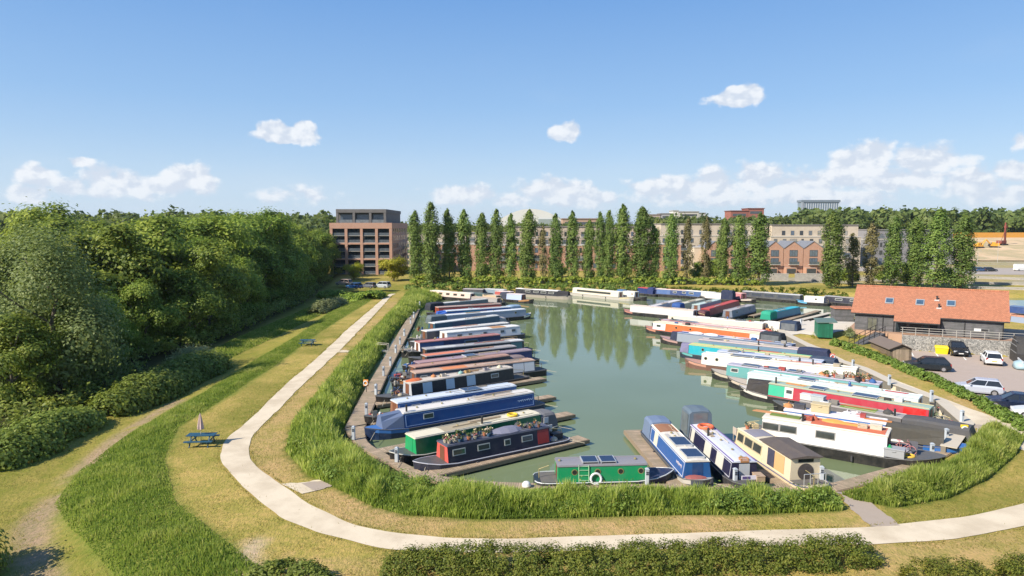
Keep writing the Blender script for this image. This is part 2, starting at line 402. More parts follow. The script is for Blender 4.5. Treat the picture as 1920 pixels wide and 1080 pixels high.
SCR = P2([(478,1015),(470,1045),(455,1085)]); C = lerp((1-sstep(.2, .8, dist_line(SCR, GX, GY)))*.8, (.5,.4,.28))
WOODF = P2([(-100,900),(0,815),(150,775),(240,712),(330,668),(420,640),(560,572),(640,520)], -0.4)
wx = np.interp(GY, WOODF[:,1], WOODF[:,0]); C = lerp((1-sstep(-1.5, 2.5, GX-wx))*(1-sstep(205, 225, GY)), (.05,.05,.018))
TALL_L = P2([(800,548),(762,552),(742,578),(660,662),(602,735),(548,800),(536,850),(576,893),(636,910),(655,842),(636,806),(686,702),(716,655),(742,612),(795,570),(840,552)], .7)
TALL_B = P2([(575,893),(618,912),(700,953),(762,969),(900,977),(1100,974),(1400,969),(1582,961),(1575,945),(1560,933),(1240,932),(1000,930),(900,926),(770,910),(705,874),(655,848),(600,850)], .7)
TALL_R = P2([(1580,928),(1600,938),(1682,952),(1780,935),(1850,900),(1903,855),(1922,822),(1850,800),(1824,820),(1790,862),(1730,888),(1672,904)], .8)
for pl in (TALL_L, TALL_B, TALL_R):
    f = np.where(inside(pl, GX, GY), 1, 1-sstep(0, .3, dist_line(pl, GX, GY, True))); C = lerp(f, rank)
sx = np.where(inside(SITE, GX, GY), 1., 0.); C = lerp(sx*(.95-.35*sstep(.55, .62, N3)), (.62,.46,.29))
ESP = np.array([(40,190),(126,178),(300,178),(300,300),(124,300),(118,215)])
f = np.where(inside(ESP, GX, GY), 1., 0.); C = lerp(f*(.35+.5*sstep(.4, .6, N1)), (.38,.33,.26))
idx = np.arange(GX.size).reshape(GX.shape)
quads = np.stack([idx[:-1,:-1], idx[:-1,1:], idx[1:,1:], idx[1:,:-1]], -1).reshape(-1, 4)
m, t, p = base_mat('turf')
tc = t.new('ShaderNodeTexCoord').outputs['Object']; at = t.new('ShaderNodeAttribute', attribute_name='tint').outputs['Color']
na = t.noise(tc, 0.55, 6, 0.65); nb = t.noise(tc, 3.2, 5, 0.7); nc = t.noise(t.vmath('MULTIPLY', tc, (1.0, 0.35, 1)), 9.0, 4, 0.7)
k1 = t.ramp(t.math('ADD', t.math('MULTIPLY', na, .5), t.math('MULTIPLY', nb, .5)), .36, .64, 0, 1)
cA = t.mix(k1, t.mix(1.0, at, (0.76, 0.84, 0.60), 'MULTIPLY'), t.mix(1.0, at, (1.22, 1.08, 1.15), 'MULTIPLY'))
cB = t.mix(t.ramp(nc, .35, .7, 0, .55), cA, t.mix(1.0, cA, (.62, .74, .6), 'MULTIPLY'))
t.put(p.inputs['Base Color'], cB); p.inputs['Roughness'].default_value = 0.95; p.inputs['Specular IOR Level'].default_value = 0.1
bn = t.new('ShaderNodeBump'); bn.inputs['Distance'].default_value = 0.12; bn.inputs['Strength'].default_value = 0.7
t.put(bn.inputs['Height'], t.math('ADD', nc, t.math('MULTIPLY', nb, .8))); t.l.new(bn.outputs[0], p.inputs['Normal'])
def sheet(name, x0, x1, y0, y1, mat, dz, st=4.0):
    X, Y = np.meshgrid(np.arange(x0, x1, st), np.arange(y0, y1, st)); I = np.arange(X.size).reshape(X.shape)
    F = np.stack([I[:-1,:-1], I[:-1,1:], I[1:,1:], I[1:,:-1]], -1).reshape(-1, 4)
    return tag(np_mesh(name, np.stack([X.ravel(), Y.ravel(), height(X, Y).ravel()+dz], -1), F, mat, smooth=True), kind='structure')
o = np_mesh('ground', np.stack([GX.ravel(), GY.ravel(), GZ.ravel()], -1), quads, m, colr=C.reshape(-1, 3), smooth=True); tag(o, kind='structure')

# water of the marina
m, t, p = base_mat('marina_water'); oc = t.new('ShaderNodeTexCoord').outputs['Object']
wn = t.noise(oc, .035, 3); t.put(p.inputs['Base Color'], t.mix(t.ramp(wn, .35, .65), (.140,.175,.082), (.165,.205,.112)))
p.inputs['Roughness'].default_value = 0.025; p.inputs['IOR'].default_value = 1.33
r1 = t.noise(oc, 1.1, 3, .6); r2 = t.noise(oc, 5.0, 2, .5)
bn = t.new('ShaderNodeBump'); bn.inputs['Distance'].default_value = 0.012; bn.inputs['Strength'].default_value = 0.22
t.put(bn.inputs['Height'], t.math('ADD', r1, t.math('MULTIPLY', r2, .22))); t.l.new(bn.outputs[0], p.inputs['Normal'])
b = MB(); big = []
for i in range(len(BASIN)):
    e0 = BASIN[i]-BASIN[i-1]; e1 = BASIN[(i+1) % len(BASIN)]-BASIN[i]; nn = np.array([e0[1], -e0[0]])/np.hypot(*e0)+np.array([e1[1], -e1[0]])/np.hypot(*e1); nn /= max(.6, np.hypot(*nn))
    big.append(BASIN[i]+nn*.22*(1 if inside(BASIN, np.array([BASIN[i][0]-nn[0]*.3]), np.array([BASIN[i][1]-nn[1]*.3]))[0] else -1))
b.add([(x, y, 0.0) for x, y in big], [tuple(range(len(big)))]); tag(b.build('water', m), kind='structure')

m, t, p = base_mat('bare_sand'); oc = t.new('ShaderNodeTexCoord').outputs['Object']; n1 = t.noise(oc, .06, 6, .62, 1.0); n2 = t.noise(t.vmath('MULTIPLY', oc, (.12, .6, 1)), .3, 4, .6)
t.put(p.inputs['Base Color'], t.mix(t.ramp(n1, .42, .6), t.mix(n2, (.50,.33,.17), (.66,.50,.32)), (.40,.32,.17))); p.inputs['Roughness'].default_value = .95
sheet('building_site_ground', 150, 420, 300, 420, m, .35)
def resample(pts, n):
    pts = np.asarray(pts, float); d = np.r_[0, np.cumsum(np.hypot(*np.diff(pts, axis=0).T))]; s = np.linspace(0, d[-1], n)
    for _ in range(1): pts = np.stack([np.interp(s, d, pts[:,i]) for i in (0, 1)], -1)
    for _ in range(3): pts[1:-1] = (pts[:-2]+2*pts[1:-1]+pts[2:])/4
    return pts
def ribbon(name, A, B, mat, dz=0.03, n=90, cols=4):
    n = n*3; A, B = resample(A, n), resample(B, n); vs = []
    dA = (B-A)/np.hypot(*(B-A).T)[:,None].clip(.1); ks = np.arange(n)*1.0; A = A+dA*((fbm(ks, ks*0+3, 5, 91)-.5)*.34)[:,None]; B = B-dA*((fbm(ks, ks*0+8, 5, 92)-.5)*.34)[:,None]
    for k in range(cols):
        f = k/(cols-1); q = A*(1-f)+B*f; z = height(q[:,0], q[:,1])+dz
        vs.append(np.stack([q[:,0], q[:,1], z], -1))
    V = np.stack(vs, 1).reshape(-1, 3); I = np.arange(n*cols).reshape(n, cols)
    F = np.stack([I[:-1,:-1], I[:-1,1:], I[1:,1:], I[1:,:-1]], -1).reshape(-1, 4)
    return tag(np_mesh(name, V, F, mat, smooth=True), kind='structure')
m, t, p = base_mat('hoggin'); oc = t.new('ShaderNodeTexCoord').outputs['Object']
n1 = t.noise(oc, .5, 5, .6); n2 = t.noise(oc, 14, 4, .7)
t.put(p.inputs['Base Color'], t.mix(t.ramp(n1, .35, .7), t.mix(n2, (.57,.47,.335), (.69,.595,.445)), (.50,.41,.29))); p.inputs['Roughness'].default_value = .95
M_hoggin = m
PA = [(731,551),(719,560),(658,612),(592,674),(537,720),(481,774),(423,826),(412,853),(415,870),(446,903),(487,941),(525,970),(600,1000),(720,1030),(840,1037),(973,1036),(1250,1030),(1513,1023),(1627,1022),(1780,1013),(1920,988),(2010,960)]
PB = [(742,551),(735,554),(696,597),(637,657),(569,720),(510,780),(473,816),(466,837),(468,857),(477,874),(527,909),(577,945),(600,955),(660,985),(740,1000),(840,1009),(940,1012),(1073,1007),(1273,1002),(1447,995),(1630,989),(1813,970),(1920,945),(2010,905)]
ribbon('path', P2(PA), P2(PB), M_hoggin, n=140)
ribbon('path', P2([(527,908),(575,904),(600,900)]), P2([(566,926),(605,918),(622,912)]), M_hoggin, dz=.034, n=8)
M_slab = paint((.36,.29,.23), .9, .4, scale=1.2)
ribbon('path', P2([(565,907),(600,902),(640,894)], .8), P2([(590,921),(620,912),(655,904)], .8), M_slab, dz=.039, n=8)
ribbon('path', P2([(1566,912),(1590,948),(1632,988)]), P2([(1600,912),(1640,948),(1687,986)]), M_slab, dz=.034, n=16)
ribbon('path', P2([(637,656),(650,657),(672,658)]), P2([(632,661),(650,661),(672,661)]), M_hoggin, dz=.034, n=6)
# gravel walk beside the right hand moorings, straight up to the quay edge
WL = [(1452,616),(1462,628),(1500,648),(1563,681),(1611,697),(1671,727),(1752,757),(1800,800),(1835,812),(1920,845),(2010,885)]
WR = [(1465,615),(1474,628),(1541,653),(1590,679),(1625,693),(1671,710),(1752,741),(1834,772),(1870,785),(1920,803),(2010,840)]
ribbon('path', P2(WL), P2(WR), M_hoggin, n=80)
ribbon('path', P2([(1790,852),(1806,834),(1820,818),(1838,808)]), P2([(1806,806),(1816,800),(1830,796),(1845,797)]), M_slab, dz=.034, n=10)
M_apron = paint((.58,.52,.43), .9, .35, scale=.8)
tag(ribbon('pavement', P2([(1453,617),(1482,607),(1552,590),(1600,586)]), P2([(1468,629),(1500,626),(1545,633),(1604,624)], .9), M_apron, dz=.07, n=40, cols=14), kind='structure')
# the quay wall under that edge
b = MB(); q = QUAY; rings = []
for i, (x, y) in enumerate(q):
    a = Vector(q[max(0, i-1)]); c = Vector(q[min(len(q)-1, i+1)]); d = (c-a).normalized(); n = Vector((-d.y, d.x)); n = n if n.x < 0 else -n
    rings.append([(x+n.x*.02, y+n.y*.02, -1.2), (x-n.x*.28, y-n.y*.28, -1.2), (x-n.x*.28, y-n.y*.28, .87), (x+n.x*.02, y+n.y*.02, .87)])
b.loft(rings)
cp_ = MB(); cp_.loft([[(p[0]+(q_[0]-p[0])*k, p[1]+(q_[1]-p[1])*k, zc) for k, zc in ((-.15, .872), (3.2, .872), (3.2, .93), (-.15, .93))] for p, q_ in ((r[3], r[2]) for r in rings)])
tag(cp_.build('quay_edge', paint((.52,.46,.37), .9, .4, scale=.8)), kind='structure'); o = b.build('quay_wall', paint((.20,.18,.15), .9, .5, scale=1.0)); tag(o, 'low concrete quay wall edging the gravel walk behind the right-hand boats', 'wall', kind='structure')
# tarmac of the car park with its bay lines
M_tar = paint((.40,.32,.265), .95, .3, scale=.6, bump=.3)
b = MB(); b.add([(x, y, 0.0) for x, y in CARPARK], [tuple(range(len(CARPARK)))]); tag(b.build('car_park', M_tar), kind='structure')
WU = (WBR-WBL); WU.z = 0; WU.normalize(); WN = Vector((-WU.y, WU.x, 0))
b = MB()
for k in range(9):
    s = 1.0+k*2.75; a = WBL+WU*s-WN*.25; c = a-WN*4.6; h = WU*.075
    b.add([a-h, a+h, c+h, c-h], [(0,1,2,3)])
for v in b.v: pass
b.v = [(x, y, .005) for x, y, z in b.v]; tag(b.build('road_markings', paint((.75,.73,.68), .8, .3)), kind='structure')

# ------------------------------------------------------------------ leaves, blades, trees
def rhombs(Cn, N, S, rng, aspect=.6):
    """leaf shaped quads at points Cn with normals N"""
    N = N/np.linalg.norm(N, axis=1, keepdims=True).clip(1e-6)
    r = rng.normal(size=Cn.shape); T = np.cross(N, r); T /= np.linalg.norm(T, axis=1, keepdims=True).clip(1e-6); B = np.cross(N, T)
    S = S[:,None]; bend = N*S*.25
    V = np.stack([Cn-T*S, Cn-B*S*aspect+bend*.6, Cn+T*S, Cn+B*S*aspect+bend*.6], 1).reshape(-1, 3)
    return V, np.arange(len(Cn)*4).reshape(-1, 4)
def leaf_cloud(rng, centres, outs, rc, per, leaf, jit=.5, flat=.8):
    """a spray of leaves about every clump centre"""
    n = len(centres); k = np.repeat(np.arange(n), per)
    off = rng.normal(size=(n*per, 3))*np.asarray(rc)[k][:,None]*np.array([1, 1, flat])*.55
    Cn = centres[k]+off; N = outs[k]*1.0+rng.normal(size=Cn.shape)*jit+np.array([0, 0, .35])+off/np.asarray(rc)[k][:,None]*.6
    S = leaf*rng.uniform(.6, 1.25, len(k)); V, F = rhombs(Cn, N, S, rng)
    var = np.clip(.5+(rng.random(n)[k]-.5)*.62+(rng.random(len(k))-.5)*.5, 0, 1)
    return V, F, var
M_bark = paint((.12,.095,.07), .95, .5, scale=2.0)
M_oak = leafy('broad_leaves', (.050,.086,.014), (.125,.178,.025), (.235,.275,.045), hue=.016)
M_willow = leafy('willow_leaves', (.072,.10,.032), (.105,.138,.044), (.15,.178,.062), hue=.01)
M_poplar = leafy('poplar_leaves', (.058,.102,.024), (.112,.165,.038), (.175,.222,.058), hue=.012)
M_far = leafy('distant_leaves', (.045,.066,.018), (.078,.105,.028), (.125,.145,.042), hue=.01)
M_sparse = leafy('thin_poplar_leaves', (.10,.10,.04), (.16,.145,.06), (.22,.19,.085), hue=.02)
M_hedge = leafy('hedge_leaves', (.050,.075,.012), (.105,.130,.020), (.20,.20,.036))
M_bramble = leafy('bramble_leaves', (.060,.092,.016), (.105,.148,.026), (.165,.205,.042))
M_pale = leafy('pale_leaves', (.11,.14,.06), (.17,.20,.09), (.24,.27,.13))
M_yellow = leafy('yellow_leaves', (.14,.15,.012), (.22,.22,.016), (.30,.29,.03))
def limb_mesh(rng, H, r0, spread, nl=6, lean=.03):
    b = MB(); pts = [(rng.normal()*lean*H*k/4, rng.normal()*lean*H*k/4, H*.8*k/5) for k in range(6)]; pts[0] = (0, 0, -.4)
    for k in range(5): b.tube(pts[k], pts[k+1], r0*(1-k*.17), r0*(1-(k+1)*.17), 7)
    for i in range(nl):
        k = 1+i % 4; p = Vector(pts[k]); a = rng.random()*6.28; q = p+Vector((math.cos(a)*spread*.4, math.sin(a)*spread*.4, H*.12)); e = q+Vector((math.cos(a)*spread*.35, math.sin(a)*spread*.35, H*.14))
        b.tube(p, q, r0*.38, r0*.22, 5); b.tube(q, e, r0*.22, r0*.08, 5)
    return b
def broad_tree(seed, H, Rr, clumps=190, per=44, leaf=.34, mat=None, droop=False, low=.12, skirt=False):
    rng = np.random.default_rng(seed); nl = 9
    nl = 7 if skirt else 9; L = [(np.array([0, 0, H*.68]), np.array([Rr*.5, Rr*.5, H*.32]))]
    for i in range(nl):
        a = i*2.4+rng.random(); rr = Rr*rng.uniform(.45, .85); zz = H*rng.uniform(.26, .84); s = Rr*rng.uniform(.30, .50)
        L.append((np.array([math.cos(a)*rr, math.sin(a)*rr, zz]), np.array([s, s, s*rng.uniform(.8, 1.25)])))
    if skirt:
        for i in range(4): a = i*1.57+rng.random()*.8; rr = Rr*rng.uniform(.4, .7); s = Rr*rng.uniform(.26, .40); L.append((np.array([math.cos(a)*rr, math.sin(a)*rr, H*rng.uniform(.08, .22)]), np.array([s, s, s])))
    w_ = np.array([l[1][0]*l[1][2] for l in L]); w_ = w_/w_.sum(); ch = rng.choice(len(L), clumps, p=w_)
    u = rng.normal(size=(clumps, 3)); u /= np.linalg.norm(u, axis=1, keepdims=True); u[:,2] = np.where(u[:,2] < -.5, -u[:,2], u[:,2])
    c0 = np.array([l[0] for l in L])[ch]; ax = np.array([l[1] for l in L])[ch]
    cen = c0+u*ax*rng.uniform(.72, 1.06, clumps)[:,None]; cen[:,2] = np.maximum(cen[:,2], H*low*rng.uniform(.6, 1.4, clumps))
    out = u*.8+(cen-np.array([0, 0, H*.5]))/H
    V, F, var = leaf_cloud(rng, cen, out, Rr*rng.uniform(.16, .30, clumps), per, leaf, flat=1.6 if droop else .75)
    return V, F, var, limb_mesh(rng, H, .05*Rr+.12, Rr)
def poplar_tree(seed, H, Rr, clumps=190, per=44, leaf=.235, dense=1.0):
    rng = np.random.default_rng(seed); n = int(clumps*dense)
    h = rng.random(n)**.85; prof = np.interp(h, [0, .06, .2, .5, .8, .93, 1], [.55, .85, 1, .96, .72, .42, .12])
    wob = .75+.5*vnoise(h*H, np.full(n, seed*3.1), 2.6, seed)
    a = rng.random(n)*6.283; rr = Rr*prof*wob*rng.uniform(.45, 1.02, n)
    bx = np.sin(h*7+seed)*.12*Rr; cen = np.stack([bx+np.cos(a)*rr, np.sin(a)*rr, H*(.05+.95*h)], -1)
    out = np.stack([np.cos(a), np.sin(a), np.full(n, .5)], -1)
    V, F, var = leaf_cloud(rng, cen, out, np.where(h > .9, .35, 1)*Rr*rng.uniform(.22, .40, n), per, leaf, flat=1.9)
    b = MB(); b.tube((0, 0, -.4), (0, 0, H*.5), .26, .16, 7); b.tube((0, 0, H*.5), (bx.mean(), 0, H*.94), .16, .03, 6)
    for i in range(12):
        z = H*(.12+.06*i); q = i*2.4; b.tube((0, 0, z), (math.cos(q)*Rr*.6, math.sin(q)*Rr*.6, z+H*.11), .06, .02, 4)
    return V, F, var, b
def tree_obj(name, data, mat, label, cat, group=None, trunk='trunk'):
    V, F, var, b = data; root = empty(name, label=label, cat=cat, group=group)
    np_mesh('crown', V, F, mat, root, var); b.build(trunk, M_bark, root)
    return root
def place(root, first, loc, rz, s, label, sz=None):
    o = root if first else copy_tree(root); o.location = loc; o.rotation_euler = (0, 0, rz); o.scale = (s, s, sz or s)
    o['label'] = label
    return o
def H1(x, y): return float(height(np.array([float(x)]), np.array([float(y)]))[0])

# the wood on the left: every tree on its own
protos = [broad_tree(100+i, 17.0, 5.6+.5*(i % 3), clumps=240, per=72, leaf=.28, low=.05, skirt=True) for i in range(6)]
GW = 'broadleaf trees of the wood on the left'
wood_roots = [tree_obj('broadleaf_tree', d, M_oak, 'x', 'tree', GW) for d in protos]
wused = [False]*6; rng = np.random.default_rng(5); wt = []
for row, (off, st) in enumerate(((5.4, 7.4), (12, 9.0), (19.5, 9.5), (28, 10), (38, 12))):
    y = 46+row*1.5
    while y < 214-row*2:
        wt.append((row, float(np.interp(y, WOODF[:,1], WOODF[:,0]))-off+rng.normal()*.9, y+rng.normal()*1.2)); y += st*rng.uniform(.85, 1.15)
nfront = 0
for row, x, y in wt:
    if x/y < (-.765 if row < 2 else -.72) or y < 57: continue
    i = int(rng.integers(6)); s = (rng.uniform(.46, .62) if y < 92 else rng.uniform(.62, .88)) if row == 0 else rng.uniform(.74, .9) if row == 1 and y < 92 else rng.uniform(.86, 1.16)
    if row and 60 < y < 75 and row < 3: s *= .95
    lab = 'green broadleaf tree at the front edge of the wood beside the grass bank' if row == 0 else 'green broadleaf tree inside the wood behind its front edge trees'
    place(wood_roots[i], not wused[i], (x, y, H1(x, y)-.1), rng.random()*6.28, s, lab, s*rng.uniform(.88, 1.06)); wused[i] = True
wl_ = tree_obj('willow_tree', broad_tree(77, 15.5, 6.2, 360, 84, .165, droop=True, low=.05, skirt=True), M_willow, 'tall grey-green feathery willow at the left end of the wood', 'tree')
place(wl_, True, (-44.0, 65, -.5), .4, .98, 'tall grey-green feathery willow at the left end of the wood')
place(wl_, False, (-50, 70.5, -.5), 2.2, 1.0, 'second grey-green feathery willow, just behind the tallest willow of the wood')['group'] = 'grey willows'
wl_['group'] = 'grey willows'

# poplars behind the moorings: (x, top y, base y, half width m, sparse)
POP = [(780,398,530,2.0,0),(812,381,532,2.4,0),(843,394,530,2.1,0),(872,394,530,2.1,0),(902,402,530,2.0,0),(930,394,530,2.1,0),(957,403,530,1.9,0),(988,394,531,2.4,0),(1018,424,531,1.5,1),(1043,402,531,2.0,0),(1074,398,531,2.0,0),(1103,413,531,1.7,0),(1127,400,532,1.6,0),(1139,396,532,1.8,0),(1167,386,532,2.5,0),(1202,389,532,2.7,0),(1225,424,532,1.9,0),(1256,402,533,2.0,0),(1288,410,533,1.5,1),(1320,408,533,1.8,1),(1352,412,534,1.8,0),(1384,405,534,2.2,0),(1422,402,535,2.9,0),
       (1560,398,541,3.1,0),(1598,438,538,2.2,1),(1634,420,538,2.6,1),(1670,410,538,2.7,0),(1713,408,538,2.9,0),(1752,396,540,3.4,0),(1800,402,541,3.2,0)]
GP = 'tall narrow poplars behind the marina'
pp = [tree_obj('poplar_tree', poplar_tree(200+i, 20.0, 2.2, dense=(1.0, 1.0, 1.0, 1.15)[i]), M_poplar, 'x', 'tree', GP) for i in range(4)]
ps = [tree_obj('poplar_tree', poplar_tree(220+i, 20.0, 2.0, dense=.5, leaf=.26), M_sparse, 'x', 'tree', GP) for i in range(2)]
pu = {}
ordw = 'first second third fourth fifth sixth seventh eighth ninth tenth eleventh twelfth thirteenth fourteenth fifteenth sixteenth seventeenth eighteenth nineteenth twentieth twenty-first twenty-second twenty-third twenty-fourth twenty-fifth twenty-sixth twenty-seventh twenty-eighth twenty-ninth thirtieth'.split()
for k, (x, ty, by, hw, sp) in enumerate(POP):
    p0 = g(x, by, .8); top = at_depth(x, ty, p0.y).z; Hh = top-.8
    pr = ps[k % 2] if sp else pp[k % 4]
    if k < 23: lab = f'{"thin half-bare" if sp else "dense narrow"} poplar, {ordw[k]} from the left in the row behind the marina'
    else: lab = f'{"thin ragged" if sp else "full green"} poplar, {ordw[k-23]} from the left of the clump behind the tiled roof'
    o = place(pr, id(pr) not in pu, (p0.x, p0.y, .8), k*1.7, 1.0, lab); pu[id(pr)] = 1
    o.scale = (hw*(1.02 if k < 23 else .88)/2.2, hw*(1.02 if k < 23 else .88)/2.2, Hh/20.0); o.rotation_euler = (math.sin(k*5.1)*.022, math.sin(k*3.7)*.022, k*1.7)

def bush_line(name, pts, wid, hgt, mat, label, cat, per=26, leaf=.10, dens=14, seed=1, z=None, rag=.35, group=None, box=False):
    """a hedge or bank of shrubs along a line of ground points"""
    rng = np.random.default_rng(seed); pts = np.asarray(pts, float); d = np.r_[0, np.cumsum(np.hypot(*np.diff(pts, axis=0).T))]; L = d[-1]
    n = max(8, int(dens*L)); s = rng.random(n)*L; cx = np.interp(s, d, pts[:,0]); cy = np.interp(s, d, pts[:,1])
    tx = np.interp(s+.3, d, pts[:,0])-np.interp(s-.3, d, pts[:,0]); ty = np.interp(s+.3, d, pts[:,1])-np.interp(s-.3, d, pts[:,1]); tl = np.hypot(tx, ty).clip(1e-6); nx, ny = -ty/tl, tx/tl
    a = rng.uniform(-.15, math.pi+.15, n); hv = hgt*(1-rag/2+rag*vnoise(s, s*0, 1.9, seed)); wv = wid*(1-rag/2+rag*vnoise(s, s*0+9, 2.3, seed+4))
    endf = np.clip(np.minimum(s, L-s)/(wid*.6), 0, 1)**.5*.55+.45
    pw = .45 if box else .8
    lx = np.sign(np.cos(a))*np.abs(np.cos(a))**pw*wv/2*rng.uniform(.75, 1.02, n)*endf; lz = np.abs(np.sin(a))**pw*hv*rng.uniform(.78, 1.03, n)*endf
    gz = height(cx+nx*lx, cy+ny*lx) if z is None else np.full(n, z)
    cen = np.stack([cx+nx*lx, cy+ny*lx, gz+lz], -1); out = np.stack([nx*np.cos(a), ny*np.cos(a), np.abs(np.sin(a))+.1], -1)
    V, F, var = leaf_cloud(rng, cen, out, np.full(n, min(wid, hgt)*.24), per, leaf)
    return tag(np_mesh(name, V, F, mat, var=var), label, cat, group)
bush_line('hedge', P2([(722,1074),(800,1072),(1000,1070),(1250,1066),(1500,1060),(1640,1052)]), 1.75, 1.08, M_hedge, 'long clipped hedge in the foreground below the pale path', 'hedge', 64, .055, 34, 3, rag=.3)
bush_line('hedge', P2([(1700,1100),(1775,1090),(1850,1087)]), 1.5, .9, M_hedge, 'low hedge tuft at the bottom edge, right of the long front hedge', 'hedge', 64, .055, 30, 4)
bush_line('shrub', P2([(1885,1093),(1935,1080)]), 1.4, 1.0, M_hedge, 'small round shrub at the bottom right corner', 'shrub', 64, .055, 34, 14)
bush_line('shrub', P2([(470,1090),(560,1085),(620,1100)]), 1.5, .75, M_bramble, 'low ragged shrub at the bottom edge beside the bare scrape', 'shrub', 30, .085, 30, 15)
bush_line('shrub', P2([(195,782),(280,748),(358,710),(402,688)], -.4), 4.6, 2.2, M_bramble, 'long rounded bank of bramble between the wood and the lower lawn', 'shrub', 40, .17, 34, 5)
bush_line('shrub', P2([(-40,888),(40,850),(110,815),(165,790)], -.4), 4.4, 1.7, M_bramble, 'bramble bank at the left edge, nearer than the long rounded one', 'shrub', 40, .15, 34, 6)
bush_line('shrub', P2([(325,692),(365,684),(392,678)], -.4), 3.0, 2.5, M_pale, 'pale flowering shrub at the far end of the long bramble bank', 'shrub', 36, .12, 26, 7)
bush_line('shrub', P2([(592,588),(615,580),(640,573)], -.2), 4.0, 1.9, M_pale, 'pale silvery shrub beside the grass strip near the far end of the path', 'shrub', 36, .16, 22, 8)
bush_line('shrub', P2([(-150,1130),(-90,1095),(-60,1060)], -.4), 3.2, 2.8, M_bramble, 'dark shrub half out of the picture at the bottom left corner', 'shrub', 40, .14, 34, 9)
bush_line('hedge', P2([(1560,644),(1600,656),(1650,674),(1715,700),(1780,728),(1850,765),(1920,800),(1990,842)], .9), 1.15, .68, M_bramble, 'long hedge between the dry grass strip and the car park', 'hedge', 30, .13, 20, 10)
bush_line('hedge', P2([(715,556),(690,562),(640,552),(600,548)], .8), 4, 1.6, M_oak, 'dark hedge across the far end of the path below the parked boats', 'hedge', 26, .22, 14, 11)
far = lambda *a: P2(a, .8)
bush_line('hedge', far((760,544),(900,543),(1060,542),(1250,543)), 3.4, 1.5, M_bramble, 'low trimmed hedge under the poplars behind the far row of boats', 'hedge', 20, .24, 9, 12, box=True)
bush_line('hedge', far((1250,546),(1400,548),(1500,549),(1600,551)), 3.6, 1.6, M_bramble, 'low hedge behind the dark blue boats, right of the poplar row', 'hedge', 20, .24, 9, 13, box=True)
bush_line('hedge', far((770,531),(900,531),(1060,532),(1240,533),(1420,535)), 3.0, 1.7, M_oak, 'dark hedge line between the poplar trunks and the houses', 'hedge', 20, .28, 8, 22, box=True)
bush_line('shrub', P2([(1655,556),(1664,550)], 1.2), 1.4, 1.4, M_bramble, 'small bush behind the marina building', 'shrub', 20, .14, 20, 23)
bush_line('shrub', P2([(1587,632),(1600,632)], 1.1), 1.7, 1.5, M_pale, 'olive bush between the green store and the black ramp', 'shrub', 30, .10, 30, 24)
yt = tree_obj('small_tree', broad_tree(300, 6.5, 4.2, 150, 40, .26), M_yellow, 'round yellow-green tree in front of the tall brick flats', 'tree', 'yellow-green trees by the flats')
place(yt, True, (*g(738,526,.8)[:2], .8), 0, .86, 'round yellow-green tree in front of the tall brick flats')
place(yt, False, (*g(664,524,.8)[:2], .8), 1, .62, 'small yellow-green tree left of the round one by the flats')
# shrubs and small trees between poplars and houses
sm = tree_obj('small_tree', broad_tree(310, 5.5, 2.8, 90, 34, .26), M_oak, 'x', 'tree', 'small garden trees between the poplars and the houses'); f1 = True
for k, (x, y, s) in enumerate([(905,521,.8),(1045,520,.9),(1170,522,.7),(1345,524,1.15),(1392,526,.8),(1310,526,1.0),(1690,528,1.0),(1590,534,.9),(1775,532,.8),(1655,530,.9)]):
    place(sm, f1, (*g(x, y, .8)[:2], .8), k, s, 'small bushy garden tree between the poplar trunks and the houses'); f1 = False
sap = bush_line('sapling', P2([(1523,633),(1527,633)], .9), .7, 1.3, M_yellow, 'spindly sapling on the dry grass left of the green store', 'sapling', 14, .07, 24, 25)

# ------------------------------------------------------------------ rank grass and reeds
M_reed = leafy('tall_grass', (.095,.14,.025), (.225,.275,.05), (.40,.40,.13), trans=.5, hue=0)
M_mead = leafy('meadow_grass', (.095,.14,.025), (.17,.215,.038), (.29,.285,.085), trans=.5, hue=0)
def blades(name, poly, n, hmin, hmax, width, mat, label, seed, cs=2.2):
    rng = np.random.default_rng(seed); lo, hi = poly.min(0), poly.max(0); X = rng.uniform(lo[0], hi[0], n*6); Y = rng.uniform(lo[1], hi[1], n*6)
    k = inside(poly, X, Y); X, Y = X[k][:n], Y[k][:n]; n = len(X)
    nz = fbm(X, Y, cs, seed); nz2 = fbm(X, Y, cs*3, seed+7); edge = sstep(0, .9, dist_line(poly, X, Y, True)); z = height(X, Y)
    tuft = fbm(X, Y, cs*.35, seed+3); h = (hmin+(hmax-hmin)*np.clip(nz*1.1+(tuft-.5)*1.5, 0, 1.25))*rng.uniform(.5, 1.2, n)*(.4+.6*edge); a = rng.random(n)*6.283; ln = h*rng.uniform(.02, .42, n)
    wv = width*rng.uniform(.6, 1.3, n); dx, dy = np.cos(a)*wv/2, np.sin(a)*wv/2; la = rng.uniform(0, 6.283, n)
    tip = np.stack([X+np.cos(la)*ln, Y+np.sin(la)*ln, z+h], -1); mx = np.stack([X+np.cos(la)*ln*.3, Y+np.sin(la)*ln*.3, z+h*.6], -1)
    off = np.stack([dx, dy, dx*0], -1); base = np.stack([X, Y, z-.05], -1)
    V = np.stack([base-off*.6, base+off*.6, mx+off, tip, mx-off], 1).reshape(-1, 3); I = (np.arange(n)*5)[:,None]
    F = np.concatenate([I+np.array([0,1,2,4]), I+np.array([4,2,3,3])], 0)
    Ft = np.concatenate([I+np.array([0,1,2]), I+np.array([0,2,4]), I+np.array([4,2,3])], 0)
    v = np.clip(.12+.55*nz2+(tuft-.5)*1.1+(rng.random(n)-.5)*.5, 0, 1); pale = rng.random(n) < .04; v = np.where(pale, 1, v)
    return tag(np_mesh(name, V, Ft, mat, var=np.concatenate([v, v, v])), label, 'grass', kind='stuff')
blades('reeds', TALL_L, 75000, .45, 1.45, .085, M_reed, 'tall rank grass and reeds on the bank left of the boardwalk', 41)
